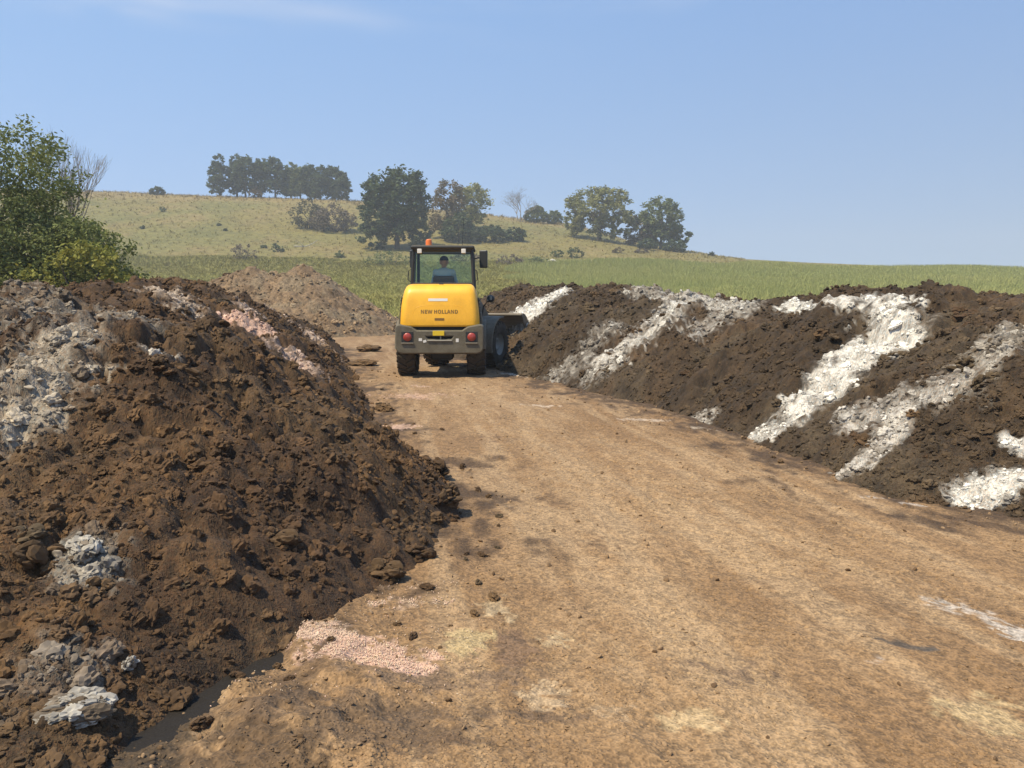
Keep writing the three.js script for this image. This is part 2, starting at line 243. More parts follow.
const yardH = (x, d) => {
  let pd = 9; if (x < 0 && d < 4.2) for (let i = 1; i < PUDLINE.length; i++) pd = Math.min(pd, segDist(x, d, ...PUDLINE[i - 1], ...PUDLINE[i]));
  const basin = pd < 1 ? 0.08 * sst(0.4, 0.08, pd + 0.3 * (fbm(x * 4, d * 4, 3, 98) - 0.5) - 0.1 * (3.4 - d)) - 0.03 * sst(0.9, 0.3, pd) : 0;
  const e = inPoly(YARD, x, d) + 1.5 * (fbm(x * 0.5, d * 0.5, 2, 97) - 0.5); const rut = 0.03 * (fbm(x * 5, d * 2.2, 3, 99) - 0.5) * sst(1.6, 0.4, Math.abs(x + 0.7) + Math.abs(d - 2.7)); const ch = Math.hypot(x + 0.95, (d - 2.75) * 0.8), clump = ch < 0.8 ? sst(0.7, 0.25, ch + 0.3 * (vn(x * 5, d * 5, 87) - 0.5)) * (0.05 * lump(x * 6, d * 6, 85) + 0.03 * lump(x * 14, d * 14, 86) + 0.03 * (fbm(x * 20, d * 20, 3, 84) - 0.4)) : 0;
  return yardRelief(x, d) + rut * 3 + clump - basin - 0.4 * sst(1.2, -0.4, e); };
{
  const xs = spaced(-26, 26, (x) => Math.abs(x) < 3.2 ? 0.022 : 0.022 + (Math.abs(x) - 3.2) * 0.035), ds = [...spaced(-20, 1.4, (d) => Math.max(0.1, (1.6 - d) * 0.2)), ...spaced(1.45, 60, (d) => Math.max(0.018, 0.0068 * d))];
  const g = gridGeo(xs, ds, yardH, yardColor, (x, d) => inPoly(YARD, x, d) > -2.5);
  structure(obj('dirt_yard', g, std({ vertexColors: true, map: dirtMap, bumpMap: dirtBump, bumpScale: 0.026 })), 'driven-over tan dirt yard between the heaps');
}

// ---------- heaps ----------
const WHITE = [0.69, 0.66, 0.605], ASH = [0.25, 0.207, 0.158], ROSE = [0.6, 0.4, 0.31];
// pale material tipped over the heaps: [points, half width, colour, density]
const PALE_L = [
  [[[-5.15, 8.52], [-4.3, 6.58]], 0.55, ASH, 0.62], [[[-3.3, 5.76], [-3.2, 5.29], [-3.14, 4.76]], 0.3, [0.37, 0.315, 0.245], 0.7], [[[-3.11, 5.56], [-3.29, 5.58]], 0.16, [0.36, 0.315, 0.25], 0.7], [[[-2.73, 5.93], [-2.69, 5.9]], 0.1, [0.5, 0.46, 0.4], 1], [[[-3.35, 6.77], [-3.98, 7.64]], 0.5, ASH, 0.52],
  [[[-6.3, 13.65], [-5.43, 12.35], [-4.23, 10.18]], 0.35, [0.5, 0.4, 0.31], 0.6], [[[-4.5, 12.35], [-4.12, 12.2], [-3.96, 12.28]], 0.2, ROSE, 1.0], [[[-5.1, 14.5], [-4.4, 13.5]], 0.22, [0.5, 0.38, 0.3], 0.65], [[[-6.35, 21.5], [-5.5, 20], [-4.9, 19.5]], 0.5, [0.5, 0.38, 0.3], 0.7], [[[-3.39, 11.46], [-2.89, 10.64]], 0.3, [0.52, 0.38, 0.3], 0.68], [[[-4.6, 17], [-4.2, 16]], 0.3, [0.5, 0.38, 0.3], 0.6], [[[-2.11, 3.68], [-2.02, 3.56]], 0.17, [0.27, 0.24, 0.2], 0.66], [[[-1.85, 3.0], [-2.0, 2.8]], 0.18, [0.2, 0.165, 0.13], 0.55],
];
const PALE_R = [
  [[[1.2, 22.9], [0.45, 21.0]], 0.42, WHITE, 1.1], [[[0.2, 22.6], [0.4, 21.8]], 0.25, WHITE, 1], [[[4.14, 17.04], [3.4, 15.7], [2.77, 14.5], [1.85, 14.5]], 0.45, [0.58, 0.55, 0.5], 0.82], [[[3.21, 19.38], [3.91, 16.98], [3.98, 13.76]], 0.45, [0.48, 0.45, 0.4], 0.66], [[[1.93, 15.8], [1.36, 15.32], [0.9, 15.66]], 0.45, [0.36, 0.33, 0.29], 0.58], [[[3.94, 13.63], [3.31, 13.52]], 0.3, [0.4, 0.37, 0.33], 0.6],
  [[[4.71, 9.62], [4.3, 9.5]], 0.34, WHITE, 1.05], [[[4.3, 9.5], [4.01, 9.35], [3.6, 9.1]], 0.27, WHITE, 1.0], [[[3.6, 9.1], [3.38, 8.91], [3.11, 9.1]], 0.24, WHITE, 0.72], [[[5.28, 11.45], [4.88, 9.91]], 0.2, WHITE, 0.85], [[[4.7, 13.06], [4.91, 11.21]], 0.2, WHITE, 0.8], [[[4.44, 7.65], [4.06, 7.74], [3.73, 8.1]], 0.25, [0.52, 0.48, 0.43], 0.72], [[[3.82, 7.56], [3.51, 7.14], [3.22, 7.15]], 0.17, [0.5, 0.46, 0.41], 0.74], [[[5.34, 8.04], [4.71, 7.55], [4.44, 7.48]], 0.3, [0.36, 0.325, 0.28], 0.66], [[[3.75, 6.23], [4.04, 6.12]], 0.11, WHITE, 1], [[[4.28, 6.52], [4.34, 6.41]], 0.07, WHITE, 0.9], [[[2.7, 10.4], [2.5, 10.8]], 0.15, [0.45, 0.41, 0.36], 0.6],
];
function paleAt(list, x, d, y) {
  let best = 0, col = null;
  for (const [pts, hw, c, den] of list) { let dist = 1e9; for (let i = 1; i < pts.length; i++) dist = Math.min(dist, segDist(x, d, ...pts[i - 1], ...pts[i])); if (dist > hw * 2.4) continue; const q = den * Math.exp(-((dist / hw) ** 2) * 0.5); if (q > best) { best = q; col = c; } }
  if (!col) return [0, null, 0];
  const wx = x + 0.12 * (vn(x * 7, d * 7, 605) - 0.5) + 0.05 * (vn(x * 25, d * 25, 606) - 0.5), wd = d + 0.12 * (vn(x * 7, d * 7, 607) - 0.5) + 0.05 * (vn(x * 25, d * 25, 608) - 0.5);
  const f = fbm(x * 3, d * 3 + y * 3, 3, 601), id = 0.34 * cellId(wx * 4, wd * 4, 621) + 0.36 * cellId(wx * 10, wd * 10, 631) + 0.3 * cellId(wx * 26, wd * 26, 641);
  return [0.96 * sst(-0.06, 0.13, best * 1.12 - 0.7 * (f - 0.42) - id * 1.12 - 0.03), col, best];
}
function heapColor(list, base, alt, third) { return (x, d, y = 0) => {
  const n = fbm(x * 0.8, d * 0.8, 3, 611), m = fbm(x * 4, d * 4, 3, 613), k = vn(x * 22, d * 22, 615);
  let c = mix3(base, alt, sst(0.35, 0.7, 0.6 * n + 0.4 * m)); c = mix3(c, third, 0.8 * sst(0.5, 0.66, fbm(x * 1.5 + 30, d * 1.5, 3, 617))); const v = (0.8 + 0.4 * k) * (0.78 + 0.44 * fbm(x * 2.5, d * 2.5, 3, 619)); c = [c[0] * v, c[1] * v, c[2] * v];
  const [q, pc, near] = paleAt(list, x, d, y); if (pc) c = mix3(c, mix3(c, pc, 0.45), 0.95 * sst(0.3, 0.62, near * (0.15 + 0.7 * fbm(x * 9, d * 9, 3, 655) + 0.95 * cellId(x * 24, d * 24, 657)))); return q > 0 ? mix3(c, pc, q * (0.8 + 0.2 * k)) : c; }; }
const colL = heapColor(PALE_L, [0.066, 0.035, 0.0155], [0.114, 0.062, 0.025], [0.098, 0.058, 0.027]), colR = heapColor(PALE_R, [0.054, 0.034, 0.017], [0.085, 0.052, 0.026], [0.08, 0.056, 0.032]), colG = heapColor([], [0.27, 0.185, 0.108], [0.2, 0.132, 0.075], [0.25, 0.19, 0.12]);
const heapMat = std({ vertexColors: true, map: heapMap, bumpMap: heapBump, bumpScale: 0.02 });
function clodGeo(seed, detail, rough = 1, ca = [0.72, 0.72, 0.72], cb = [1.2, 1.2, 1.18]) {
  const g = mergeVertices(new THREE.IcosahedronGeometry(1, detail).deleteAttribute('uv').deleteAttribute('normal'), 1e-4), p = g.attributes.position, col = new Float32Array(p.count * 3), r = mulberry(seed), sx = 0.8 + 0.4 * r(), sy = 0.6 + 0.3 * r(), sz = 0.8 + 0.5 * r();
  for (let i = 0; i < p.count; i++) {
    const x = p.getX(i), y = p.getY(i), z = p.getZ(i), n3 = (k, s) => (vn(x * k + 20, y * k + 9 + z * 0.37 * k, s) + vn(y * k + 31, z * k + 5 + x * 0.41 * k, s + 1) + vn(z * k + 7, x * k + 3 + y * 0.33 * k, s + 2)) / 3 - 0.5;
    const lp = detail > 3 ? 0.16 * (Math.max(lump(x * 2.3 + 9, y * 2.3 + z, seed + 50), lump(z * 2.3 + 5, y * 2.3 - x, seed + 51)) - 0.4) : 0;
    const q = 1 + rough * (0.9 * n3(1.1, seed * 7) + 0.7 * n3(2.6, seed * 7 + 3) + lp + (detail > 1 ? 0.6 * n3(5.5, seed * 7 + 6) : 0) + (detail > 2 ? 0.42 * n3(11, seed * 7 + 9) : 0) + (detail > 5 ? 0.22 * n3(23, seed * 7 + 12) + 0.16 * n3(47, seed * 7 + 15) : 0));
    p.setXYZ(i, x * q * sx, y * q * sy, z * q * sz); const m = sat(0.5 + 2.2 * n3(3, seed + 60) + 1.6 * n3(9, seed + 63) + (detail > 4 ? 1.6 * n3(26, seed + 66) : 0)); col.set(mix3(ca, cb, m), i * 3);
  }
  g.setAttribute('color', new THREE.BufferAttribute(col, 3)); if (detail < 5) { const f = g.toNonIndexed(); f.computeVertexNormals(); return f; } g.computeVertexNormals(); return g;
}
const clodSmall = [1, 2, 3].map((s) => clodGeo(s, 1, 1.2)), clodMid = [4, 5, 6].map((s) => clodGeo(s, 4, 1.35));
function crumbLump(seed, n = 90, tone = null, mids = 3) { // a caked chunk: many small pieces stuck together
  const r = mulberry(seed), parts = []; for (let i = 0; i < n; i++) { const u = r() * 2 - 1, f = r() * 6.283, R = 0.78 * Math.cbrt(0.25 + 0.75 * r()), q = Math.sqrt(1 - u * u), s = 0.13 + 0.26 * r() * r(), g = (mids && i % mids ? clodMid : clodSmall)[i % 3].clone(), c = g.attributes.color, t = tone ? mix3(...tone, r()) : r() < 0.3 ? mix3([0.1, 0.068, 0.04], [0.2, 0.16, 0.12], r()) : mix3([0.2, 0.172, 0.138], [0.42, 0.385, 0.335], r()); for (let k = 0; k < c.count; k++) c.setXYZ(k, c.getX(k) * t[0], c.getY(k) * t[1], c.getZ(k) * t[2]); g.rotateY(r() * 6).rotateX(r() * 6).scale(s * 1.2, s, s * 1.1).translate(R * q * Math.cos(f) * 1.1, R * u * 0.75, R * q * Math.sin(f) * 0.8); parts.push(g); }
  return mergeGeometries(parts);
}
const clodBig = [7, 8, 9, 10].map((s) => crumbLump(s, 54, [[0.8, 0.8, 0.8], [1.2, 1.18, 1.15]], 0));
const clodMat = std({ vertexColors: true });
const clodTones = [[0.072, 0.04, 0.018], [0.095, 0.056, 0.026], [0.125, 0.074, 0.034], [0.09, 0.062, 0.034]].map((c) => std({ color: new THREE.Color(...c), vertexColors: true }));
const strawGeo = (() => { const pts = [[-0.5, 0, 0], [-0.15, 0.05, 0.05], [0.2, 0.06, 0.02], [0.5, 0, -0.08]].map((p) => new THREE.Vector3(...p)); return new THREE.TubeGeometry(new THREE.CatmullRomCurve3(pts), 4, 0.022, 4); })();
const strawMat = std({ roughness: 0.8 });
const tint = (c, k) => { const q = Math.min(k, 0.85 / c[0]); return [c[0] * q, c[1] * q, c[2] * q]; };
function buildHeap(o) {
  const root = thing(o.name, o.label, 'heap');
  obj('heap_body', gridGeo(o.xs, o.ds, o.h, o.col, (x, d) => inPoly(o.poly, x, d) > -0.75), heapMat, root);
  const r = mulberry(o.seed), sets = clodSmall.map(() => []), mids = clodMid.map(() => []), straw = [];
  const pick = () => { const d = o.dMin + (o.dMax - o.dMin) * Math.pow(r(), o.bias ?? 1.6); return [lerp(...o.span(d), r()), d]; };
  for (let i = 0; i < o.nSmall; i++) { const [x, d] = pick(), y = o.h(x, d); if (y < -0.02 || inPoly(o.poly, x, d) < -0.35 || r() > 0.12 + 1.6 * sst(0.38, 0.62, fbm(x * 1.3, d * 1.3, 3, 650))) continue; const s = (0.003 + 0.019 * Math.pow(r(), 5)) * (0.6 + 0.1 * d); sets[i % 3].push({ p: [x, y + s * 0.25, -d], s: [s * (0.8 + 0.5 * r()), s, s * (0.8 + 0.5 * r())], r: [r() * 6, r() * 6, r() * 6], c: tint(o.col(x, d, y + 0.5 * s), 0.75 + 0.6 * r()) }); }
  for (let i = 0; i < o.nMid; i++) { const [x, d] = pick(), y = o.h(x, d); if (y < -0.02 || inPoly(o.poly, x, d) < -0.2) continue; const s = (0.012 + 0.045 * Math.pow(r(), 4)) * (0.7 + 0.06 * d); mids[i % 3].push({ p: [x, y - s * 0.1, -d], s, r: [r() * 0.8, r() * 6, r() * 0.8], c: tint(o.col(x, d, y), 0.8 + 0.5 * r()) }); }
  sets.forEach((l, i) => instanced('small_clods', clodSmall[i], clodMat, l, root)); mids.forEach((l, i) => instanced('crumbled_clods', clodMid[i], clodMat, l, root));
  for (let i = 0; i < o.nStraw; i++) { const [x, d] = pick(), y = o.h(x, d); if (y < 0) continue; const s = 0.025 + 0.1 * r() * r() * r(); straw.push({ p: [x, y + 0.01, -d], s: [s, s * 0.5, s * 0.5], r: [r() * 0.7 - 0.35, r() * 6, r() * 1 - 0.5], c: mix3([0.13, 0.078, 0.038], [0.42, 0.3, 0.16], r() * r() * r()) }); }
  if (straw.length) instanced('straw_bits', strawGeo, strawMat, straw, root);
  for (let i = 0; i < o.nBig; i++) { const [x, d] = pick(), y = o.h(x, d); if (y < 0.03 || inPoly(o.poly, x, d) < 0.05 || paleAt(o.pale, x, d, y)[0] > 0.2) continue; const s = (0.03 + 0.14 * Math.pow(r(), 4)) * (0.75 + 0.04 * d), m = obj('clod', clodBig[i % 4], clodTones[Math.floor(r() * 4)], root); m.position.set(x, y - s * 0.3, -d); m.rotation.set(r() * 0.7 - 0.35, r() * 6, r() * 0.7 - 0.35); m.scale.set(s * (0.9 + 0.4 * r()), s, s * (0.9 + 0.4 * r())); }
  return root;
}
buildHeap({ name: 'compost_heap', label: 'long dark brown manure compost heap with grey ashy crust in front of the leafy bush', seed: 11, poly: HEAP_L, h: heapL, col: colL, pale: PALE_L,
  xs: spaced(-13, 0.2, (x) => x > -4 ? 0.022 : 0.022 + (-4 - x) * 0.016), ds: [...spaced(-0.8, 2, () => 0.08), ...spaced(2.02, 28.3, (d) => Math.max(0.018, 0.0055 * d))],
  dMin: 2, dMax: 26, span: (d) => [-0.72 * d - 1.2, -0.2 - Math.max(0, d - 8) * 0.27], nSmall: 120000, nMid: 6500, nStraw: 7000, nBig: 240 });
buildHeap({ name: 'compost_heap', label: 'long dark compost heap streaked with bright white lime beside the wheel loader', seed: 12, poly: HEAP_R, h: heapR, col: colR, pale: PALE_R,
  xs: spaced(-4.2, 12.6, (x) => x < 6 ? 0.032 : 0.032 + (x - 6) * 0.03), ds: [...spaced(1.8, 4.5, () => 0.12), ...spaced(4.55, 33.6, (d) => Math.max(0.026, 0.005 * d))],
  dMin: 4.6, dMax: 30, span: (d) => [Math.max(-0.6, 5.3 - 0.28 * d - 0.6 - (d > 14 ? 0.05 * d : 0)) - 0.6, Math.min(0.75 * d + 0.6, 9.5)], nSmall: 90000, nMid: 6000, nStraw: 2500, nBig: 200, bias: 1.3 });
buildHeap({ name: 'soil_heap', label: 'pale twin-peaked heap of grey brown soil at the edge of the field', seed: 13, poly: HEAP_G, h: heapG, col: colG, pale: [],
  xs: spaced(-19.3, -3.9, () => 0.085), ds: spaced(32.6, 43.2, () => 0.085), dMin: 33, dMax: 42, bias: 1, span: () => [-18, -4.4], nSmall: 5000, nMid: 500, nStraw: 0, nBig: 30 });

// loose lumps on the yard and on the heaps
const ashGeo = [21, 22, 23, 24].map((q) => crumbLump(q)), ashMat = std({ vertexColors: true });
function looseLump(name, label, cat, x, d, y, s, turn, variant, mat, group, sy = 1) { const m = obj(name, (mat === ashMat ? ashGeo : clodBig)[variant % 4], mat); m.position.set(x, y, -d); m.rotation.set(0.1, turn, -0.1); m.scale.set(s, s * sy, s * 0.85); tag(m, label, cat, group); return m; }
looseLump('ashy_lump', 'large pale grey ashy lump next to the dark puddle', 'lump', -1.68, 2.8, heapL(-1.68, 2.8) + 0.01, 0.135, 0.5, 0, ashMat, null, 0.6);
looseLump('ashy_lump', 'small pale grey lump just above the larger ashy lump', 'lump', -1.63, 3.12, heapL(-1.63, 3.12) + 0.03, 0.04, 1.5, 1, ashMat);
looseLump('ashy_lump', 'upright shaggy grey-brown lump low on the compost heap face', 'lump', -2.1, 3.66, heapL(-2.1, 3.66) + 0.0, 0.13, 2.2, 2, ashMat, null, 0.8);
looseLump('ashy_lump', 'round whitish lump below the ashy crust of the compost heap', 'lump', -2.72, 5.92, heapL(-2.72, 5.92) + 0.03, 0.085, 0.7, 3, ashMat);
const rl = mulberry(77);
for (const [x, d, s, label] of [[-1.92, 11.5, 0.17, 'dark rounded clod alone on the dirt between loader and compost heap'], [-3.75, 19.2, 0.4, 'wide low dark mound of soil on the dirt near the soil heap'], [-0.72, 7.0, 0.18, 'big dark clod at the bulging foot of the grey-crusted compost heap'], [-0.5, 5.85, 0.15, 'dark clod with a glint of damp at the foot of the compost heap'], [-0.78, 4.52, 0.13, 'flat brown clod beside the scattered pink pellets'], [-0.62, 4.85, 0.12, 'blunt brown clod above the scattered pink pellets'], [-4.6, 24.5, 0.5, 'low dark spill of soil at the far end of the grey-crusted compost heap'], [-1.26, 3.35, 0.055, 'small angular brown clod at the tip of the dark puddle'], [-1.24, 2.9, 0.045, 'small brown clod standing in the edge of the dark puddle']]) looseLump('dirt_clod', label, 'clod', x, d, Math.max(yardH(x, d), heapL(x, d)) + s * 0.15, s, rl() * 6, Math.floor(rl() * 4), clodTones[Math.floor(rl() * 3)], null, s > 0.3 ? 0.35 : 0.9);
for (let i = 0; i < 46; i++) { const d = 3.2 + 12 * rl() * rl(), side = rl() < 0.75, e = 0.15 + 1.1 * rl() * rl(); let x = side ? -0.1 : 2.8; for (let k = 0; k < 60 && (side ? inPoly(HEAP_L, x, d) < -e : inPoly(HEAP_R, x, d) < -e); k++) x += side ? -0.1 : 0.1; if (Math.max(heapL(x, d), heapR(x, d)) > 0.02) continue; const s = 0.018 + 0.045 * rl() * rl() + d * 0.001; looseLump('dirt_clod', side ? 'small loose brown clod lying on the dirt by the grey-crusted compost heap' : 'small loose brown clod lying on the dirt by the lime-streaked heap', 'clod', x, d, yardH(x, d) + s * 0.25, s, rl() * 6, i, clodTones[i % 4], side ? 'loose clods by the grey-crusted heap' : 'loose clods by the lime-streaked heap', 0.8); }
// crumbs and pellets scattered on the dirt
{
  const r = mulberry(78), crumbs = [], pel = [];
  for (let i = 0; i < 14000; i++) { const d = 2.2 + 16 * Math.pow(r(), 2), x = lerp(-0.7 * d, 0.7 * d, r()), e = Math.min(-inPoly(HEAP_L, x, d), -inPoly(HEAP_R, x, d)); if (e < 0.02 || r() > Math.exp(-e * 1.8) + 0.09) continue; const s = (0.003 + 0.013 * Math.pow(r(), 4)) * (0.7 + 0.07 * d); crumbs.push({ p: [x, yardH(x, d) + s * 0.3, -d], s, r: [r() * 6, r() * 6, r() * 6], c: mix3([0.12, 0.07, 0.034], [0.34, 0.22, 0.12], r()) }); }
  for (let i = 0; i < 60000; i++) { const d = 2.3 + 9 * Math.pow(r(), 2.2), x = lerp(-0.7 * d, 0.7 * d, r()); if (inPoly(HEAP_L, x, d) > -0.02 || inPoly(HEAP_R, x, d) > -0.02 || r() > sst(0.35, 0.62, fbm(x * 1.7, d * 1.2, 3, 659)) + 0.08) continue; const s = (0.0022 + 0.006 * Math.pow(r(), 4)) * (0.75 + 0.1 * d), k = 0.6 + 0.36 * r(); crumbs.push({ p: [x, yardH(x, d) + s * 0.1, -d], s: [s * 1.3, s * 0.8, s * 1.2], r: [r() * 0.5, r() * 6, r() * 0.5], c: yardColor(x, d).map((v) => v * k) }); }
  tag(instanced('dirt_crumbs', clodSmall[0], clodMat, crumbs), 'fine dirt crumbs scattered over the tan yard', 'dirt crumbs');
  const grain = new THREE.CapsuleGeometry(0.0019, 0.004, 2, 5);
  for (let i = 0; i < 26000; i++) { const x = -1.35 + 1.2 * r(), d = 3.05 + 1.45 * r(), [q, c] = markAt(x, d); const far = r() < 0.012; if (!far && (q < 0.3 || !c || !(c[0] > 0.66 || c[2] === 0.24) || r() > 0.7 * q)) continue; pel.push({ p: [x, yardH(x, d) + 0.003 + 0.004 * r(), -d], s: 0.7 + 0.7 * r(), r: [r() * 6, r() * 6, r() * 6], c: mix3([0.68, 0.44, 0.33], [0.62, 0.5, 0.34], r()) }); }
  tag(instanced('spilled_pellets', grain, std({ roughness: 0.8 }), pel), 'pale pink feed pellets spilled on the dirt at the heap foot', 'pellets');
}
// dark leachate puddle in the low ground between the heap and the yard
{
  const s = new THREE.Shape(PUDDLE.map(([x, d]) => new THREE.Vector2(x, d))), g = new THREE.ShapeGeometry(s); g.rotateX(-Math.PI / 2);
  const m = obj('puddle', g, new THREE.MeshPhysicalMaterial({ color: new THREE.Color(0.024, 0.02, 0.016), roughness: 0.5, specularIntensity: 0.35, bumpMap: dirtBump, bumpScale: 0.006 })); m.position.y = -0.024;
  structure(m, 'dark grey puddle of seepage by the heap foot');
}

// ---------- trees, shrubs, crops ----------
function tubeGeo(pts, radii, sides = 6) { // tapered tube through points
  const n = pts.length, pos = [], idx = [], v = pts.map((p) => new THREE.Vector3(...p)), t = new THREE.Vector3(), a = new THREE.Vector3(), b = new THREE.Vector3();
  for (let i = 0; i < n; i++) {
    t.subVectors(v[Math.min(n - 1, i + 1)], v[Math.max(0, i - 1)]).normalize(); a.set(Math.abs(t.y) > 0.9 ? 1 : 0, Math.abs(t.y) > 0.9 ? 0 : 1, 0).cross(t).normalize(); b.crossVectors(t, a);
    for (let k = 0; k < sides; k++) { const w = k / sides * Math.PI * 2, c = Math.cos(w) * radii[i], s = Math.sin(w) * radii[i]; pos.push(v[i].x + a.x * c + b.x * s, v[i].y + a.y * c + b.y * s, v[i].z + a.z * c + b.z * s); }
  }
  for (let i = 0; i < n - 1; i++) for (let k = 0; k < sides; k++) { const p = i * sides + k, q = i * sides + (k + 1) % sides; idx.push(p, p + sides, q, q, p + sides, q + sides); }
  const g = new THREE.BufferGeometry(); g.setAttribute('position', new THREE.Float32BufferAttribute(pos, 3)); g.setAttribute('uv', new THREE.Float32BufferAttribute(new Float32Array(pos.length / 3 * 2).map((_, i) => i % 2 ? Math.floor(i / 2 / sides) * 0.2 : (i / 2 % sides) / sides), 2)); g.setIndex(idx); g.computeVertexNormals(); return g;
}
function limbPath(r, from, to, bend = 0.12) { const L = Math.hypot(to[0] - from[0], to[1] - from[1], to[2] - from[2]), j = () => (r() - 0.5) * L * bend * 2, o = [from]; for (const t of [0.33, 0.66]) o.push([lerp(from[0], to[0], t) + j(), lerp(from[1], to[1], t) + j() + L * 0.05, lerp(from[2], to[2], t) + j()]); o.push(to); return o; }
function clumpsOf(r, lobes, n) { const w = lobes.map((l) => Math.cbrt(l[3] * l[4] * l[5]) ** 2), tot = w.reduce((a, b) => a + b), out = []; while (out.length < n) { let q = r() * tot, k = 0; while ((q -= w[k]) > 0 && k < w.length - 1) k++; const [cx, cy, cz, rx, ry, rz] = lobes[k], u = r() * 2 - 1, f = r() * Math.PI * 2, s = Math.sqrt(1 - u * u), R = 0.5 + 0.5 * Math.cbrt(r()); out.push([cx + rx * R * s * Math.cos(f), cy + ry * R * u, cz + rz * R * s * Math.sin(f), Math.cbrt(rx * ry * rz)]); } return out; }
function crownGeo(r, clumps, per, size, cols, spread = 0.3, droop = 0) {
  const N = clumps.length * per, pos = new Float32Array(N * 12), col = new Float32Array(N * 12), nor = new Float32Array(N * 12), idx = new Uint32Array(N * 6), gs = () => (r() + r() + r() - 1.5) * 0.9; let k = 0;
  for (const [cx, cy, cz, R] of clumps) {
    const tone = mix3(cols[0], cols[1], r());
    for (let i = 0; i < per; i++) {
      const x = cx + gs() * spread * R, y = cy + gs() * spread * R * 0.8, z = cz + gs() * spread * R, s = size * (0.6 + 0.8 * r()), a = r() * 6.283, e = (r() - 0.5) * 1.6 - droop, ux = Math.cos(a) * Math.cos(e), uy = Math.sin(e), uz = Math.sin(a) * Math.cos(e);
      let vx = r() - 0.5, vy = r() - 0.5, vz = r() - 0.5; const dt = vx * ux + vy * uy + vz * uz; vx -= ux * dt; vy -= uy * dt; vz -= uz * dt; const vl = Math.hypot(vx, vy, vz) || 1, w = s * 0.48; vx *= w / vl; vy *= w / vl; vz *= w / vl;
      const nx = (uy * vz - uz * vy) / w, ny = (uz * vx - ux * vz) / w, nz = (ux * vy - uy * vx) / w, f = ny < 0 ? -1 : 1, t = 0.75 + 0.5 * r(), yel = r() < 0.1 ? 0.35 : 0, c = mix3(tone, cols[2] ?? tone, yel + (cols[2] ? 0.15 * r() : 0));
      pos.set([x - ux * s, y - uy * s, z - uz * s, x + vx, y + vy, z + vz, x + ux * s, y + uy * s, z + uz * s, x - vx, y - vy, z - vz], k * 12);
      for (let q = 0; q < 4; q++) { col.set([c[0] * t, c[1] * t, c[2] * t], k * 12 + q * 3); nor.set([nx * f, ny * f, nz * f], k * 12 + q * 3); }
      idx.set([0, 1, 2, 0, 2, 3].map((q) => q + k * 4), k * 6); k++;
    }
  }
  const g = new THREE.BufferGeometry(); g.setAttribute('position', new THREE.BufferAttribute(pos, 3)); g.setAttribute('color', new THREE.BufferAttribute(col, 3)); g.setIndex(new THREE.BufferAttribute(idx, 1)); g.computeVertexNormals(); return g;
}
const leafMat = new THREE.MeshPhysicalMaterial({ vertexColors: true, roughness: 0.9, side: THREE.DoubleSide, specularIntensity: 0.3, transmission: 0.35, thickness: 0 });
const barkMat = std({ color: new THREE.Color(0.085, 0.068, 0.05) }), greyBark = std({ color: new THREE.Color(0.2, 0.175, 0.15) });
function trunkGeo(r, h, rad, clumps, nl, leans = 0) {
  const parts = [], tip = [leans * h, h, 0]; parts.push(tubeGeo([[0, -0.4, 0], [leans * h * 0.1, h * 0.15, 0], [leans * h * 0.4, h * 0.5, rad], tip], [rad * 1.5, rad, rad * 0.75, rad * 0.3], 8));
  for (let i = 0; i < nl; i++) { const c = clumps[Math.floor(r() * clumps.length)], t = 0.25 + 0.55 * r(), from = [leans * h * t * 0.8, h * t, 0]; parts.push(tubeGeo(limbPath(r, from, c.slice(0, 3)), [rad * 0.5, rad * 0.34, rad * 0.2, rad * 0.07], 5)); }
  return mergeGeometries(parts);
}
const DARK = [[0.06, 0.09, 0.042], [0.09, 0.12, 0.05], [0.12, 0.14, 0.06]], OLIVE = [[0.2, 0.215, 0.075], [0.27, 0.265, 0.095], [0.28, 0.24, 0.1]], RUST = [[0.15, 0.125, 0.065], [0.2, 0.155, 0.085], [0.2, 0.13, 0.08]], GREYB = [[0.17, 0.14, 0.1], [0.21, 0.17, 0.12], [0.19, 0.145, 0.1]], MID = [[0.125, 0.16, 0.06], [0.175, 0.205, 0.078], [0.13, 0.13, 0.05]];
function tree(name, label, cat, x, d, o) { // o: h, w, lobes (unit), clumps, per, leaf, cols
  const y = o.y ?? land(x, d), t = thing(name, label, cat, [x, y - 0.05, -d], 0, o.group), r = mulberry(o.seed), lobes = o.lobes.map(([a, b, c, e, f, g]) => [a * o.w, b * o.h, c * o.w, e * o.w, f * o.h, g * o.w]), cl = clumpsOf(r, lobes, o.clumps);
  if (o.trunk) obj('trunk', trunkGeo(r, o.h * o.trunk, o.rad ?? o.h * 0.022, cl, o.limbs ?? 9, o.lean ?? 0), o.bark ?? barkMat, t);
  else { const st = []; for (let i = 0; i < 8; i++) { const c = cl[Math.floor(r() * cl.length)]; st.push(tubeGeo(limbPath(r, [(r() - 0.5) * 0.2 * o.w, -0.1, (r() - 0.5) * 0.2 * o.w], c.slice(0, 3)), [0.02, 0.015, 0.01, 0.004].map((q) => q * o.h), 4)); } obj('stems', mergeGeometries(st), o.bark ?? barkMat, t).userData.kind = 'stuff'; }
  obj(o.trunk ? 'crown' : 'foliage', crownGeo(r, cl, o.per, o.leaf, o.cols, o.spread ?? 0.3, o.droop ?? 0), leafMat, t); return t;
}
const ROUND = [[0, 0.3, 0, 0.36, 0.2, 0.36], [0, 0.6, 0, 0.46, 0.38, 0.45], [-0.22, 0.5, 0.1, 0.28, 0.24, 0.28], [0.24, 0.48, -0.1, 0.26, 0.24, 0.26], [0.1, 0.78, 0.1, 0.26, 0.2, 0.26], [-0.15, 0.76, -0.1, 0.26, 0.2, 0.26]];
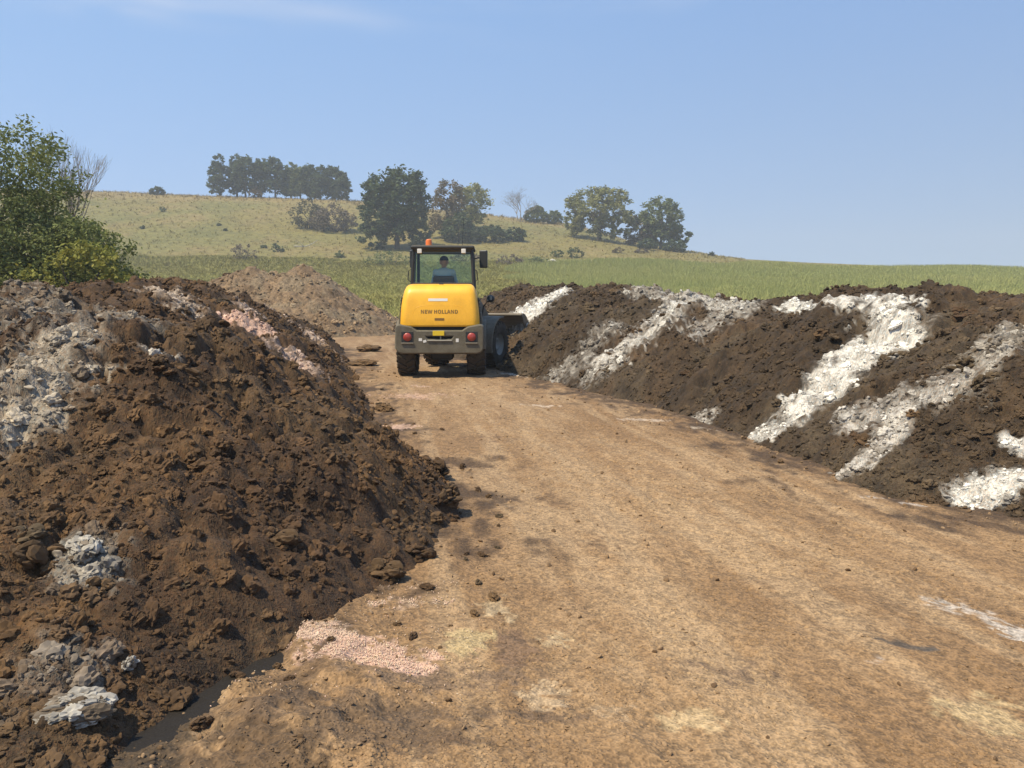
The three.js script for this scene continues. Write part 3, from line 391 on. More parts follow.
const TALL = [[0, 0.48, 0, 0.46, 0.34, 0.44], [0.08, 0.76, 0, 0.36, 0.23, 0.36], [-0.12, 0.26, 0.1, 0.4, 0.2, 0.36], [-0.08, 0.66, 0.1, 0.3, 0.2, 0.3]];
const BUSHY = [[0, 0.45, 0, 0.42, 0.42, 0.4], [-0.28, 0.36, 0, 0.24, 0.32, 0.3], [0.28, 0.34, 0, 0.24, 0.3, 0.3], [0.05, 0.7, 0, 0.25, 0.26, 0.25]];
// row of trees on the brow of the hill
const grove = [[-98.5, 248, 13, 6.6, TALL], [-94, 252, 13.4, 6, TALL], [-89, 247, 13, 7.5, ROUND], [-84.5, 250, 12.6, 6.2, TALL], [-79, 249, 12.8, 8, ROUND], [-74, 251, 11.5, 5.6, TALL], [-70, 249, 10.6, 6, TALL], [-66.5, 250, 10.8, 6.2, ROUND], [-62.5, 248, 11.2, 7, BUSHY], [-58.5, 250, 10.8, 6.6, ROUND], [-55, 248, 9.4, 6.4, BUSHY]];
grove.map((a) => [-54 + (a[0] + 55) * 0.88, ...a.slice(1)]).forEach(([x, d, h, w, lobes], i) => tree('hilltop_tree', i === 0 ? 'dark tree at the end of the hilltop row nearest the lone round bush' : i === 10 ? 'lowest bushy dark tree at the end of the hilltop row above the grey-brown shrub' : i === 5 || i === 6 ? 'lighter thin-crowned tree in the hilltop row' : 'dark green tree in the middle of the hilltop row', 'tree', x, d, { h, w, lobes, seed: 900 + i, trunk: 0.7, clumps: 150, per: 26, leaf: 0.42, cols: i === 5 || i === 6 ? MID : DARK, group: 'row of trees on the brow of the hill', limbs: 8, spread: 0.26 }));
tree('brown_bush', 'small rusty bush under the hilltop tree row', 'bush', -80.5, 246, { h: 3.6, w: 4, lobes: BUSHY, seed: 921, clumps: 36, per: 28, leaf: 0.287, cols: RUST });
// big trees on the slope
tree('oak_tree', 'large dark green tree with a broad crown reaching near the ground', 'tree', -25.2, 171, { h: 17.4, w: 16, seed: 931, trunk: 0.6, rad: 0.5, lobes: [[0.02, 0.62, 0, 0.4, 0.36, 0.4], [-0.24, 0.42, 0.05, 0.26, 0.3, 0.3], [0.22, 0.5, 0, 0.24, 0.3, 0.26], [0.1, 0.8, 0.05, 0.28, 0.2, 0.26], [-0.2, 0.7, 0, 0.25, 0.22, 0.26], [-0.3, 0.16, 0.1, 0.22, 0.16, 0.25], [0.2, 0.2, 0.1, 0.26, 0.18, 0.25]], clumps: 380, per: 40, leaf: 0.4, cols: DARK, limbs: 14, spread: 0.22 });
tree('mixed_tree', 'brownish thin-crowned tree beside the large dark tree', 'tree', -15.6, 187, { h: 14, w: 9, seed: 932, trunk: 0.65, lobes: TALL, clumps: 108, per: 28, leaf: 0.368, cols: RUST, limbs: 12 });
tree('mixed_tree', 'olive and rust tree between the large dark tree and the bare tree', 'tree', -10.6, 204, { h: 11.5, w: 11, seed: 933, trunk: 0.6, lobes: ROUND, clumps: 132, per: 28, leaf: 0.368, cols: OLIVE, limbs: 12 });
tree('leaning_tree', 'dark understorey tree at the foot of the rusty trees', 'tree', -12.5, 183, { h: 7.5, w: 8, seed: 934, trunk: 0.5, lobes: BUSHY, clumps: 96, per: 28, leaf: 0.345, cols: DARK, limbs: 8 });
tree('thicket_bush', 'low dark bush beside the foot of the rusty trees', 'bush', -5.2, 186, { h: 4.2, w: 8, seed: 935, lobes: BUSHY, clumps: 84, per: 28, leaf: 0.322, cols: DARK });
tree('thicket_bush', 'low dark bush at the outer end of the slope thicket', 'bush', 0.6, 190, { h: 3.6, w: 6, seed: 936, lobes: BUSHY, clumps: 72, per: 28, leaf: 0.322, cols: DARK });
tree('skyline_bush', 'green rounded bush on the skyline below the bare tree', 'bush', 7.2, 238, { h: 5.6, w: 7, seed: 937, lobes: BUSHY, clumps: 84, per: 28, leaf: 0.368, cols: MID });
tree('skyline_bush', 'lower green bush on the skyline towards the olive tree', 'bush', 12.6, 240, { h: 4.4, w: 6, seed: 938, lobes: BUSHY, clumps: 72, per: 28, leaf: 0.368, cols: MID });
tree('olive_tree', 'broad olive green tree with a short dark trunk on the ridge', 'tree', 22.6, 202, { h: 13.6, w: 18.5, seed: 941, trunk: 0.55, rad: 0.5, lobes: [[-0.1, 0.66, 0, 0.36, 0.32, 0.34], [0.24, 0.6, 0, 0.26, 0.3, 0.28], [-0.34, 0.48, 0, 0.18, 0.28, 0.22], [0.1, 0.82, 0, 0.28, 0.16, 0.26], [0.34, 0.32, 0, 0.18, 0.22, 0.2], [-0.2, 0.3, 0.1, 0.22, 0.2, 0.2], [0.12, 0.25, 0.05, 0.2, 0.2, 0.2], [-0.36, 0.3, 0, 0.14, 0.2, 0.18]], clumps: 260, per: 36, leaf: 0.4, cols: OLIVE, limbs: 16, spread: 0.22 });
tree('rust_tree', 'small rusty tree between the two ridge trees', 'tree', 33.4, 205, { h: 9, w: 8, seed: 942, trunk: 0.55, lobes: BUSHY, clumps: 96, per: 28, leaf: 0.345, cols: RUST, limbs: 10 });
tree('ridge_tree', 'green tree with drooping side crown at the low end of the ridge', 'tree', 39, 204, { h: 13.6, w: 15, seed: 943, trunk: 0.6, rad: 0.4, lobes: [[-0.02, 0.68, 0, 0.34, 0.3, 0.34], [-0.18, 0.5, 0, 0.22, 0.26, 0.24], [0.16, 0.5, 0, 0.24, 0.3, 0.26], [0.36, 0.3, 0, 0.16, 0.2, 0.2], [0, 0.3, 0, 0.24, 0.2, 0.25], [0.05, 0.84, 0, 0.2, 0.15, 0.2]], clumps: 220, per: 34, leaf: 0.4, cols: MID, limbs: 14, spread: 0.22 });
tree('ridge_bush', 'low bush at the foot of the rusty ridge tree', 'bush', 34, 196, { h: 2.9, w: 5.2, seed: 944, lobes: BUSHY, clumps: 60, per: 28, leaf: 0.299, cols: DARK });
tree('ridge_bush', 'low bush at the foot of the drooping ridge tree', 'bush', 41.6, 200, { h: 3.4, w: 6, seed: 945, lobes: BUSHY, clumps: 66, per: 28, leaf: 0.299, cols: DARK });
tree('grey_shrub', 'dense dark green half of the round shrub pair on the slope', 'shrub', -50.4, 193, { h: 8.2, w: 9, seed: 951, lobes: BUSHY, clumps: 90, per: 20, leaf: 0.28, cols: [[0.075, 0.08, 0.042], [0.11, 0.1, 0.055], [0.13, 0.11, 0.06]] });
tree('grey_shrub', 'wide grey brown half of the round shrub pair on the slope', 'shrub', -43.6, 191, { h: 7, w: 11, seed: 952, lobes: BUSHY, clumps: 108, per: 28, leaf: 0.299, cols: GREYB });
tree('round_bush', 'lone round dark bush on the hill skyline', 'bush', -110.3, 244, { h: 2.7, w: 4.4, seed: 953, lobes: BUSHY, clumps: 48, per: 28, leaf: 0.322, cols: DARK });
const little = [[-52.6, 152, 3.4, 5.6, GREYB, 'wispy grey shrub low on the pasture slope'], [-49.2, 163.5, 2.4, 2.6, DARK, 'small dark green cedar-like bush on the pasture'], [-53.6, 168, 0.9, 1.4, DARK, 'tiny bush just uphill of the small dark green bush'], [-89, 188, 1.0, 1.2, DARK, 'tiny dark bush alone on the open pasture'], [-93.4, 209, 1.4, 2.0, MID, 'small bush high on the pasture under the lone skyline bush'], [-72.7, 193.6, 0.7, 1.1, DARK, 'tiny dark tuft, upper of two on the pasture'], [-69, 188, 0.7, 1.1, DARK, 'tiny dark tuft, lower of two on the pasture'], [-23.4, 147, 2.6, 8.5, MID, 'wide low brush where pasture meets the field'], [-34.8, 156, 1.5, 2.6, MID, 'little bush downhill of the grey brown shrub'], [-0.4, 148.5, 2.2, 5.2, GREYB, 'low grey brush at the foot of the slope beyond the loader'], [5.2, 150, 1.5, 4, MID, 'thin low brush beside the grey brush at the slope foot'], [13.2, 162.6, 2.4, 3.8, DARK, 'round bush on the lower slope below the olive tree'], [9.6, 164, 1.5, 3.4, MID, 'low bush next to the round bush on the lower slope'], [-9.2, 151.6, 2, 6.5, GREYB, 'dry brush low on the slope just past the loader cab'], [24, 176, 1.4, 3, RUST, 'dry tuft on the slope below the olive tree'], [30, 180, 1.3, 3, GREYB, 'dry tuft on the slope below the rusty ridge tree'], [50, 195, 1.2, 1.8, DARK, 'tiny bush on the green brow past the ridge trees']];
little.forEach(([x, d, h, w, cols, label], i) => tree('small_bush', label, 'bush', x, d, { h, w, seed: 960 + i, lobes: BUSHY, clumps: 16 + Math.round(w * 4), per: 14, leaf: 0.2, cols, spread: 0.35 }));
// leafless trees
function bareGeo(seed, h, spread, depth = 5) { const r = mulberry(seed), parts = []; (function grow(p, dir, len, rad, k) { const e = p.map((v, i) => v + dir[i] * len), m = p.map((v, i) => (v + e[i]) / 2 + (r() - 0.5) * len * 0.12); parts.push(tubeGeo([p, m, e], [rad, rad * 0.8, rad * 0.6], k > 3 ? 6 : 3)); if (k <= 0) return; const n = k > 3 ? 3 : 2 + (r() < 0.5 ? 1 : 0); for (let i = 0; i < n; i++) { const a = r() * 6.283, s = spread * (0.5 + 0.7 * r()), d = [dir[0] + Math.cos(a) * s, dir[1] + 0.15, dir[2] + Math.sin(a) * s], L = Math.hypot(...d); grow(e, d.map((v) => v / L), len * (0.66 + 0.22 * r()), rad * 0.58, k - 1); } })([0, -0.1, 0], [0.05, 1, 0], h * 0.26, h * 0.018, depth); return mergeGeometries(parts); }
{
  let t = thing('bare_tree', 'leafless pale grey tree on the skyline', 'tree', [2.4, land(2.4, 234) - 0.1, -234]); obj('trunk', mergeGeometries([bareGeo(41, 11.5, 0.8, 6), bareGeo(42, 9.5, 0.9, 6).rotateZ(0.25).translate(-0.5, 0, 0), bareGeo(44, 9.5, 0.9, 6).rotateZ(-0.3).translate(0.6, 0, 0.3)]), greyBark, t);
  t = thing('bare_tree', 'leafless grey tree rising behind the leafy bush', 'tree', [-18.0, 0, -31]); obj('trunk', bareGeo(43, 7.3, 0.36, 6), std({ color: new THREE.Color(0.3, 0.27, 0.24) }), t);
  t = thing('fallen_branch', 'bleached fallen branch lying on the pasture', 'branch', [-44.6, land(-44.6, 168), -168], 0.4); obj('limb', mergeGeometries([tubeGeo([[-2.4, 0.5, 0], [0, 0.5, 0], [1.8, 1.3, 0.2], [2.6, 2.0, 0.3]], [0.14, 0.12, 0.09, 0.05]), tubeGeo([[-0.2, 0.5, 0], [-1, 1.1, 0.2], [-1.8, 1.5, 0.3]], [0.09, 0.06, 0.03]), tubeGeo([[1.0, 0.9, 0], [0.9, 0.3, 0.3]], [0.07, 0.04])]), std({ color: new THREE.Color(0.42, 0.38, 0.31) }), t);
  const rk = obj('field_stone', clodGeo(55, 5), std({ color: new THREE.Color(0.5, 0.47, 0.42) })); rk.position.set(7.8, land(7.8, 151.5) + 0.25, -151.5); rk.scale.set(0.9, 0.5, 0.6); tag(rk, 'pale boulder at the foot of the slope', 'boulder');
}
// near leafy growth behind the heap
const NEARG = [[0.14, 0.175, 0.055], [0.2, 0.225, 0.07], [0.26, 0.24, 0.09]], YELG = [[0.21, 0.225, 0.045], [0.31, 0.29, 0.06], [0.28, 0.23, 0.06]];
tree('leafy_tree', 'tall leafy green tree rising behind the grey-crusted heap', 'tree', -16.6, 24, { y: 0, h: 7.6, w: 7.6, seed: 971, trunk: 0.6, rad: 0.13, lobes: [[0, 0.55, 0, 0.42, 0.36, 0.4], [0.16, 0.74, 0, 0.26, 0.2, 0.25], [-0.2, 0.85, 0, 0.25, 0.22, 0.25], [0.26, 0.4, 0.1, 0.22, 0.26, 0.25], [-0.3, 0.5, 0, 0.3, 0.3, 0.3], [0.05, 0.25, 0, 0.4, 0.22, 0.35]], clumps: 800, per: 64, leaf: 0.06, cols: NEARG, limbs: 40, spread: 0.2, droop: 0.3 });
tree('leafy_shrub', 'leafy green shrub with long arching tips beside the tall leafy tree', 'shrub', -13.5, 23.4, { y: 0, h: 4.5, w: 4.6, seed: 972, lobes: [[-0.1, 0.5, 0, 0.42, 0.42, 0.4], [0.2, 0.55, 0, 0.26, 0.34, 0.3], [0.28, 0.34, 0, 0.2, 0.3, 0.3], [-0.2, 0.75, 0, 0.25, 0.2, 0.25]], clumps: 400, per: 64, leaf: 0.06, cols: NEARG, spread: 0.24, droop: 0.35 });
tree('undergrowth_shrub', 'yellow green undergrowth shrub low behind the heap crest', 'shrub', -12.2, 22.0, { y: 0, h: 3.4, w: 4.2, seed: 973, lobes: BUSHY, clumps: 150, per: 36, leaf: 0.075, cols: YELG, spread: 0.26 });
tree('undergrowth_shrub', 'yellow green undergrowth shrub below the tall leafy tree', 'shrub', -15.2, 21, { y: 0, h: 3.6, w: 4.6, seed: 974, lobes: BUSHY, clumps: 150, per: 36, leaf: 0.075, cols: [[0.075, 0.1, 0.025], [0.14, 0.15, 0.035], [0.2, 0.17, 0.05]], spread: 0.26 });
tree('weed_clump', 'soft green weeds between the leafy bush and the soil heap', 'weeds', -12.9, 30.5, { y: 0, h: 2.3, w: 2.6, seed: 975, lobes: BUSHY, clumps: 60, per: 26, leaf: 0.08, cols: [[0.1, 0.135, 0.045], [0.15, 0.175, 0.06], [0.2, 0.2, 0.07]], spread: 0.4 });
tree('weed_clump', 'low green weeds beside the yellow green undergrowth', 'weeds', -11.5, 27.8, { y: 0, h: 1.9, w: 2, seed: 976, lobes: BUSHY, clumps: 44, per: 26, leaf: 0.07, cols: [[0.11, 0.13, 0.04], [0.16, 0.17, 0.05], [0.2, 0.19, 0.06]], spread: 0.4 });
// crop and grass
function tuftGeo(seed, blades, lean, w) { const r = mulberry(seed), pos = [], idx = [], nor = []; for (let b = 0; b < blades; b++) { const a = r() * 6.283, ca = Math.cos(a), sa = Math.sin(a), h = 0.55 + 0.45 * r(), l = lean * (0.3 + r()), x0 = (r() - 0.5) * 0.5, z0 = (r() - 0.5) * 0.5, n = pos.length / 3; for (let k = 0; k <= 2; k++) { const t = k / 2, ww = w * (1 - t * 0.85), ox = x0 + ca * l * t * t, oz = z0 + sa * l * t * t, y = h * (t - 0.25 * lean * t * t); pos.push(ox - sa * ww, y, oz + ca * ww, ox + sa * ww, y, oz - ca * ww); nor.push(ca * 0.6, 0.8, sa * 0.6, ca * 0.6, 0.8, sa * 0.6); } for (let k = 0; k < 2; k++) { const q = n + k * 2; idx.push(q, q + 1, q + 2, q + 1, q + 3, q + 2); } } const g = new THREE.BufferGeometry(); g.setAttribute('position', new THREE.Float32BufferAttribute(pos, 3)); g.setIndex(idx); g.computeVertexNormals(); return g; }
const bladeMat = new THREE.MeshPhysicalMaterial({ roughness: 0.8, side: THREE.DoubleSide, specularIntensity: 0.3 });
{
  const r = mulberry(801), crop = [[], []], field = [[], []], hill = [[], []];
  for (let i = 0; i < 170000; i++) { const d = Math.sqrt(lerp(30 * 30, 165 * 165, r())), x = lerp(-0.74 * d, 0.78 * d, r()); if (inPoly(YARD, x, d) > -0.8 || d > 150 + 8 * vn(x * 0.1, 3, 5)) continue; const right = sst(-6, 8, x + 6 * (vn(x * 0.1, d * 0.1, 811) - 0.5)) * sst(60, 66, d) > 0.5 || (x > 6 && d < 66); const n = fbm(x * 0.06, d * 0.06, 3, 813), y = land(x, d) - 0.05;
    if (right) { const s = 1.0 + 0.5 * n + 0.22 * r(); crop[i % 2].push({ p: [x, y, -d], s: [s * 0.9, s, s * 0.9], r: [0, r() * 6, 0], c: mix3(mix3([0.23, 0.28, 0.075], [0.34, 0.35, 0.11], n), [0.42, 0.37, 0.16], r() * 0.5) }); }
    else { const s = 0.35 + 0.4 * n + 0.25 * r(); field[i % 2].push({ p: [x, y, -d], s: [s * 1.3, s, s * 1.3], r: [0, r() * 6, 0], c: mix3(mix3([0.2, 0.22, 0.055], [0.3, 0.28, 0.075], n), [0.38, 0.31, 0.11], r() * 0.6) }); } }
  for (let i = 0; i < 15000; i++) { const d = lerp(142, 268, Math.pow(r(), 0.8)), x = lerp(-0.72 * d, 0.3 * d, r()), n = fbm(x * 0.09, d * 0.07, 3, 67); if (r() > 0.35 + n) continue; const s = (0.25 + 0.7 * r() * r()) * (d > 232 ? 1.5 : 1), g = grassColor(x, d); hill[i % 2].push({ p: [x, land(x, d) - 0.05, -d], s: [s * 1.5, s, s * 1.5], r: [0, r() * 6, 0], c: mix3(g, [0.34, 0.26, 0.12], r() * 0.45).map((v) => v * (1.0 + 0.25 * (i % 7) / 7)) }); }
  const tall = [tuftGeo(1, 9, 0.4, 0.022), tuftGeo(2, 9, 0.5, 0.026)], low = [tuftGeo(3, 8, 0.6, 0.04), tuftGeo(4, 8, 0.5, 0.05)];
  tag(instanced('crop_field', tall[0], bladeMat, crop.flat()), 'tall green crop covering the field beyond the lime-streaked heap', 'crop');
  tag(instanced('field_grass', low[0], bladeMat, field.flat()), 'yellow green grass of the field below the hill', 'grass');
  tag(instanced('hill_grass', low[1], bladeMat, hill.flat()), 'dry pasture grass tufts on the hill', 'grass');
}

// ---------- wheel loader (origin under the articulation joint, forward = -z, right = +x) ----------
const paint = (r, g, b, rough = 0.5, extra = {}) => new THREE.MeshPhysicalMaterial({ color: new THREE.Color(r, g, b), roughness: rough, ...extra });
const dustMap = tileNoise(512, (u, v) => { const g = grainV(u, v, 561), w = wrapVn(u, v, 9, 567); const k = sat(0.5 + 1.6 * (g - 0.5) + 0.5 * (w - 0.5)); return [0.78 + 0.2 * k, 0.76 + 0.22 * k, 0.72 + 0.26 * k]; });
dustMap.colorSpace = THREE.SRGBColorSpace;
const lightDust = tileNoise(512, (u, v) => { const k = sat(0.5 + 1.4 * (grainV(u, v, 571) - 0.5) + 0.6 * (wrapVn(u, v, 5, 577) - 0.5)); return [0.93 + 0.07 * k, 0.92 + 0.08 * k, 0.9 + 0.1 * k]; }); lightDust.colorSpace = THREE.SRGBColorSpace;
const LM = {
  yellow: paint(0.95, 0.49, 0.022, 0.48, { clearcoat: 0.25, clearcoatRoughness: 0.35, map: lightDust }), grey: paint(0.16, 0.14, 0.1, 0.7, { map: dustMap }), frame: paint(0.22, 0.19, 0.145, 0.75, { map: dustMap }), dark: paint(0.022, 0.022, 0.022, 0.55), black: paint(0.012, 0.012, 0.012, 0.7),
  rubber: paint(0.075, 0.06, 0.044, 0.95, { map: dustMap }), tread: paint(0.075, 0.058, 0.042, 0.95), rim: paint(0.3, 0.28, 0.24, 0.5), white: paint(0.72, 0.7, 0.65, 0.5), red: paint(0.34, 0.04, 0.025, 0.4, { clearcoat: 0.3 }), amber: paint(0.75, 0.16, 0.01, 0.35, { clearcoat: 0.5 }), tagYellow: paint(0.75, 0.52, 0.02, 0.6), steel: paint(0.25, 0.225, 0.19, 0.55, { metalness: 0.4 }), brownText: paint(0.2, 0.105, 0.02, 0.6), seat: paint(0.09, 0.065, 0.045, 0.85),
  glass: new THREE.MeshPhysicalMaterial({ color: new THREE.Color(0.74, 0.86, 0.82), transmission: 1, thickness: 0, roughness: 0.08, ior: 1.5 }), mirror: paint(0.03, 0.03, 0.032, 0.4),
};
const loader = thing('wheel_loader', 'yellow and grey articulated wheel loader with glass cab digging at the lime-streaked heap', 'wheel loader', [-1.57, 0.0, -18.15], THREE.MathUtils.degToRad(1.5));
const FRONT = new THREE.Matrix4().makeRotationY(THREE.MathUtils.degToRad(-22));
const box = (w, h, d, x, y, z, r = 0.02, ry = 0, rx = 0, rz = 0) => { const g = new RoundedBoxGeometry(w, h, d, 2, Math.min(r, w * 0.45, h * 0.45, d * 0.45)); g.rotateX(rx); g.rotateZ(rz); g.rotateY(ry); g.translate(x, y, z); return g; };
const cyl = (r0, r1, h, x, y, z, ax = 'y', n = 20) => { const g = new THREE.CylinderGeometry(r0, r1, h, n); if (ax === 'x') g.rotateZ(Math.PI / 2); if (ax === 'z') g.rotateX(Math.PI / 2); g.translate(x, y, z); return g; };
const clean = (g) => { const q = g.index ? g.toNonIndexed() : g; for (const k of Object.keys(q.attributes)) if (!['position', 'normal', 'uv'].includes(k)) q.deleteAttribute(k); return q; };
const join = (...gs) => mergeGeometries(gs.map(clean));
const rear = (name, geo, mat, parent = loader) => obj(name, geo, mat, parent);
const front = (name, geo, mat, parent = loader) => obj(name, geo.applyMatrix4(FRONT), mat, parent);
// hood: stacked rounded outlines
function hoodGeo() {
  const Y = [1.1, 1.14, 1.3, 1.5, 1.66, 1.78, 1.86, 1.92, 1.965, 1.99, 2.0], ZR = [2.02, 2.04, 2.025, 2.0, 1.975, 1.945, 1.91, 1.85, 1.75, 1.55, 1.3], HW = [0.82, 0.835, 0.83, 0.815, 0.79, 0.765, 0.745, 0.72, 0.69, 0.655, 0.63], zf = 0.72, pos = [], idx = [], uv = [], n = 40;
  const ring = (w, zr) => { const o = [], r = 0.15; for (let i = 0; i <= 14; i++) { const a = i / 14 * Math.PI / 2; o.push([w - r + r * Math.cos(a), zr - r + r * Math.sin(a)]); } const m = o.map(([x, z]) => [-x, z]).reverse(); const mid = []; for (let i = 1; i < 14; i++) mid.push([lerp(w - r, r - w, i / 14), zr]); return [[w, zf], ...o, ...mid, ...m, [-w, zf]]; };
  Y.forEach((y, j) => ring(HW[j], ZR[j]).forEach(([x, z]) => { const bulge = 0.03 * (1 - (x / HW[j]) ** 2) * (z > ZR[j] - 0.1 ? 1 : 0); pos.push(x, y, z + bulge); uv.push(x, y + z); }));
  const m = ring(1, 1).length; for (let j = 0; j < Y.length - 1; j++) for (let i = 0; i < m - 1; i++) { const a = j * m + i, b = a + 1; idx.push(a, a + m, b, b, a + m, b + m); }
  const top = (Y.length - 1) * m, c = pos.length / 3; pos.push(0, 2.005, 0.9); uv.push(0, 0); for (let i = 0; i < m - 1; i++) idx.push(top + i, c, top + i + 1);
  const g = new THREE.BufferGeometry(); g.setAttribute('position', new THREE.Float32BufferAttribute(pos, 3)); g.setAttribute('uv', new THREE.Float32BufferAttribute(uv, 2)); g.setIndex(idx.flatMap((v, i, a) => i % 3 ? [] : [a[i], a[i + 2], a[i + 1]])); g.computeVertexNormals(); return g;
}
const hood = rear('hood', hoodGeo(), LM.yellow);
const hoodZ = (x, y) => { const Y = [1.1, 1.14, 1.3, 1.5, 1.66, 1.78, 1.86], Z = [2.02, 2.04, 2.025, 2.0, 1.975, 1.945, 1.91], W = [0.82, 0.835, 0.83, 0.815, 0.79, 0.765, 0.745]; let i = 1; while (i < Y.length - 1 && y > Y[i]) i++; const t = (y - Y[i - 1]) / (Y[i] - Y[i - 1]); return lerp(Z[i - 1], Z[i], t) + 0.03 * (1 - (x / lerp(W[i - 1], W[i], t)) ** 2); };
const ontoHood = (g, off) => { const p = g.attributes.position; for (let i = 0; i < p.count; i++) p.setZ(i, p.getZ(i) + hoodZ(p.getX(i), p.getY(i)) + off); g.computeVertexNormals(); return g; };
const font = await new FontLoader().loadAsync('fonts/droid/droid_sans_bold.typeface.json');
{ // pressed line, lettering, stickers
  const arch = new THREE.CatmullRomCurve3([[-0.62, 1.18], [-0.56, 1.36], [-0.5, 1.48], [-0.38, 1.53], [0, 1.54], [0.38, 1.53], [0.5, 1.48], [0.56, 1.36], [0.62, 1.18]].map(([x, y]) => new THREE.Vector3(x, y, hoodZ(x, y) - 0.003)));
  rear('pressed_line', new THREE.TubeGeometry(arch, 40, 0.006, 6), LM.yellow, hood);
  const tx = new TextGeometry('NEW HOLLAND', { font, size: 0.078, depth: 0.003, curveSegments: 3 }); tx.computeBoundingBox(); const bb = tx.boundingBox; tx.translate(-(bb.min.x + bb.max.x) / 2, 0, 0); tx.scale(0.77 / (bb.max.x - bb.min.x), 1, 1); tx.translate(0, 1.375, 0); rear('lettering', ontoHood(tx, 0.001), LM.brownText, hood).userData.kind = 'stuff';
  rear('white_sticker', ontoHood(new THREE.BoxGeometry(0.4, 0.055, 0.003, 12, 1, 1).translate(-0.03, 1.66, 0), 0.002), LM.white, hood);
  rear('model_plate', ontoHood(new THREE.BoxGeometry(0.2, 0.05, 0.004, 6, 1, 1).translate(0, 1.255, 0), 0.002), LM.brownText, hood);
  rear('hood_handle', box(0.1, 0.025, 0.03, 0.02, 1.985, 1.62, 0.01), LM.dark, hood);
}
for (const s of [-1, 1]) { // dark side vents with louvres
  const v = rear('side_vent', box(0.02, 0.5, 0.62, s * 0.828, 1.46, 1.5, 0.008, 0, 0, s * 0.085), LM.dark, hood);
  for (let i = 0; i < 6; i++) rear('louvre', box(0.026, 0.02, 0.56, s * (0.853 - i * 0.0062), 1.27 + i * 0.075, 1.5, 0.006, 0, 0, s * 0.085), LM.black, hood);
}
// counterweight
{
  const s = new THREE.Shape(); s.moveTo(-0.9, 0.84); s.lineTo(-0.9, 0.7); s.quadraticCurveTo(-0.9, 0.56, -0.76, 0.56); s.lineTo(0.76, 0.56); s.quadraticCurveTo(0.9, 0.56, 0.9, 0.7); s.lineTo(0.9, 0.84); s.lineTo(0.9, 1.06); s.quadraticCurveTo(0.9, 1.13, 0.82, 1.12); s.lineTo(0.6, 1.08); s.lineTo(0.48, 1.0); s.lineTo(-0.48, 1.0); s.lineTo(-0.6, 1.08); s.lineTo(-0.82, 1.12); s.quadraticCurveTo(-0.9, 1.13, -0.9, 1.06); s.closePath();
  const hole = new THREE.Path(); hole.moveTo(-0.24, 0.82); hole.lineTo(0.24, 0.82); hole.quadraticCurveTo(0.29, 0.83, 0.31, 0.92); hole.lineTo(-0.31, 0.92); hole.quadraticCurveTo(-0.29, 0.83, -0.24, 0.82); s.holes.push(hole);
  const g = new THREE.ExtrudeGeometry(s, { depth: 0.42, bevelEnabled: true, bevelSize: 0.03, bevelThickness: 0.06, bevelSegments: 3, curveSegments: 6 }); g.translate(0, 0, 1.6);
  const cw = rear('counterweight', g, LM.grey);
  rear('slot_back', box(0.66, 0.16, 0.03, 0, 0.87, 1.9), LM.black, cw);
  rear('upper_recess', box(1.02, 0.1, 0.3, 0, 1.055, 1.78, 0.02), LM.dark, cw);
  rear('tow_pin', join(cyl(0.014, 0.014, 0.16, 0.02, 0.88, 2.06), box(0.52, 0.02, 0.03, 0, 0.81, 2.09, 0.008)), LM.rim, cw);
  rear('number_plate', box(0.24, 0.1, 0.012, -0.02, 0.965, 2.095, 0.004), LM.tagYellow, cw);
  for (const sx of [-1, 1]) {
    rear('lamp_pocket', box(0.25, 0.24, 0.02, sx * 0.67, 0.88, 2.078, 0.02), LM.dark, cw);
    const t = rear('tail_lamp', new THREE.LatheGeometry([[0, 0.035], [0.05, 0.03], [0.082, 0.012], [0.088, 0]].map((p) => new THREE.Vector2(...p)), 24).rotateX(Math.PI / 2).translate(sx * 0.67, 0.885, 2.088), LM.red, cw);
    rear('lamp_ledge', box(0.26, 0.03, 0.05, sx * 0.67, 0.755, 2.085, 0.01), LM.frame, cw);
    rear('warning_sticker', sx < 0 ? join(box(0.07, 0.06, 0.006, -0.4, 0.83, 2.083, 0.002), box(0.07, 0.05, 0.006, -0.31, 0.795, 2.083, 0.002, 0, 0, 0.3)) : box(0.06, 0.075, 0.006, 0.37, 0.815, 2.083, 0.002), LM.white, cw);
  }
}
// rear fenders, chassis, axle
for (const s of [-1, 1]) {
  const pts = []; for (let i = 0; i <= 10; i++) { const a = lerp(0.1, 2.35, i / 10); pts.push([1.15 + Math.cos(a) * 0.68, 0.56 + Math.sin(a) * 0.66]); }
  const sh = new THREE.Shape(); pts.forEach(([z, y], i) => i ? sh.lineTo(z, y) : sh.moveTo(z, y)); [...pts].reverse().forEach(([z, y]) => { const dz = z - 1.15, dy = y - 0.56, L = Math.hypot(dz, dy); sh.lineTo(z - dz / L * 0.04, y - dy / L * 0.04); });
  const g = new THREE.ExtrudeGeometry(sh, { depth: 0.42, bevelEnabled: true, bevelSize: 0.01, bevelThickness: 0.01, bevelSegments: 1 }); g.rotateY(-Math.PI / 2); g.translate(s > 0 ? 0.96 : -0.54, 0, 0); rear('rear_fender', g, LM.frame);
  rear('side_panel', box(0.1, 0.34, 1.0, s * 0.84, 1.22, 1.2, 0.03, 0, 0, s * 0.12), LM.grey);
}
rear('engine_frame', join(box(0.8, 0.5, 1.5, 0, 0.82, 1.1, 0.03), box(0.5, 0.3, 0.5, 0, 0.5, 1.15, 0.05)), LM.dark);
rear('rear_axle', join(cyl(0.1, 0.1, 1.3, 0, 0.56, 1.15, 'x'), new THREE.SphereGeometry(0.2, 14, 10).translate(0, 0.54, 1.15)), LM.dark);
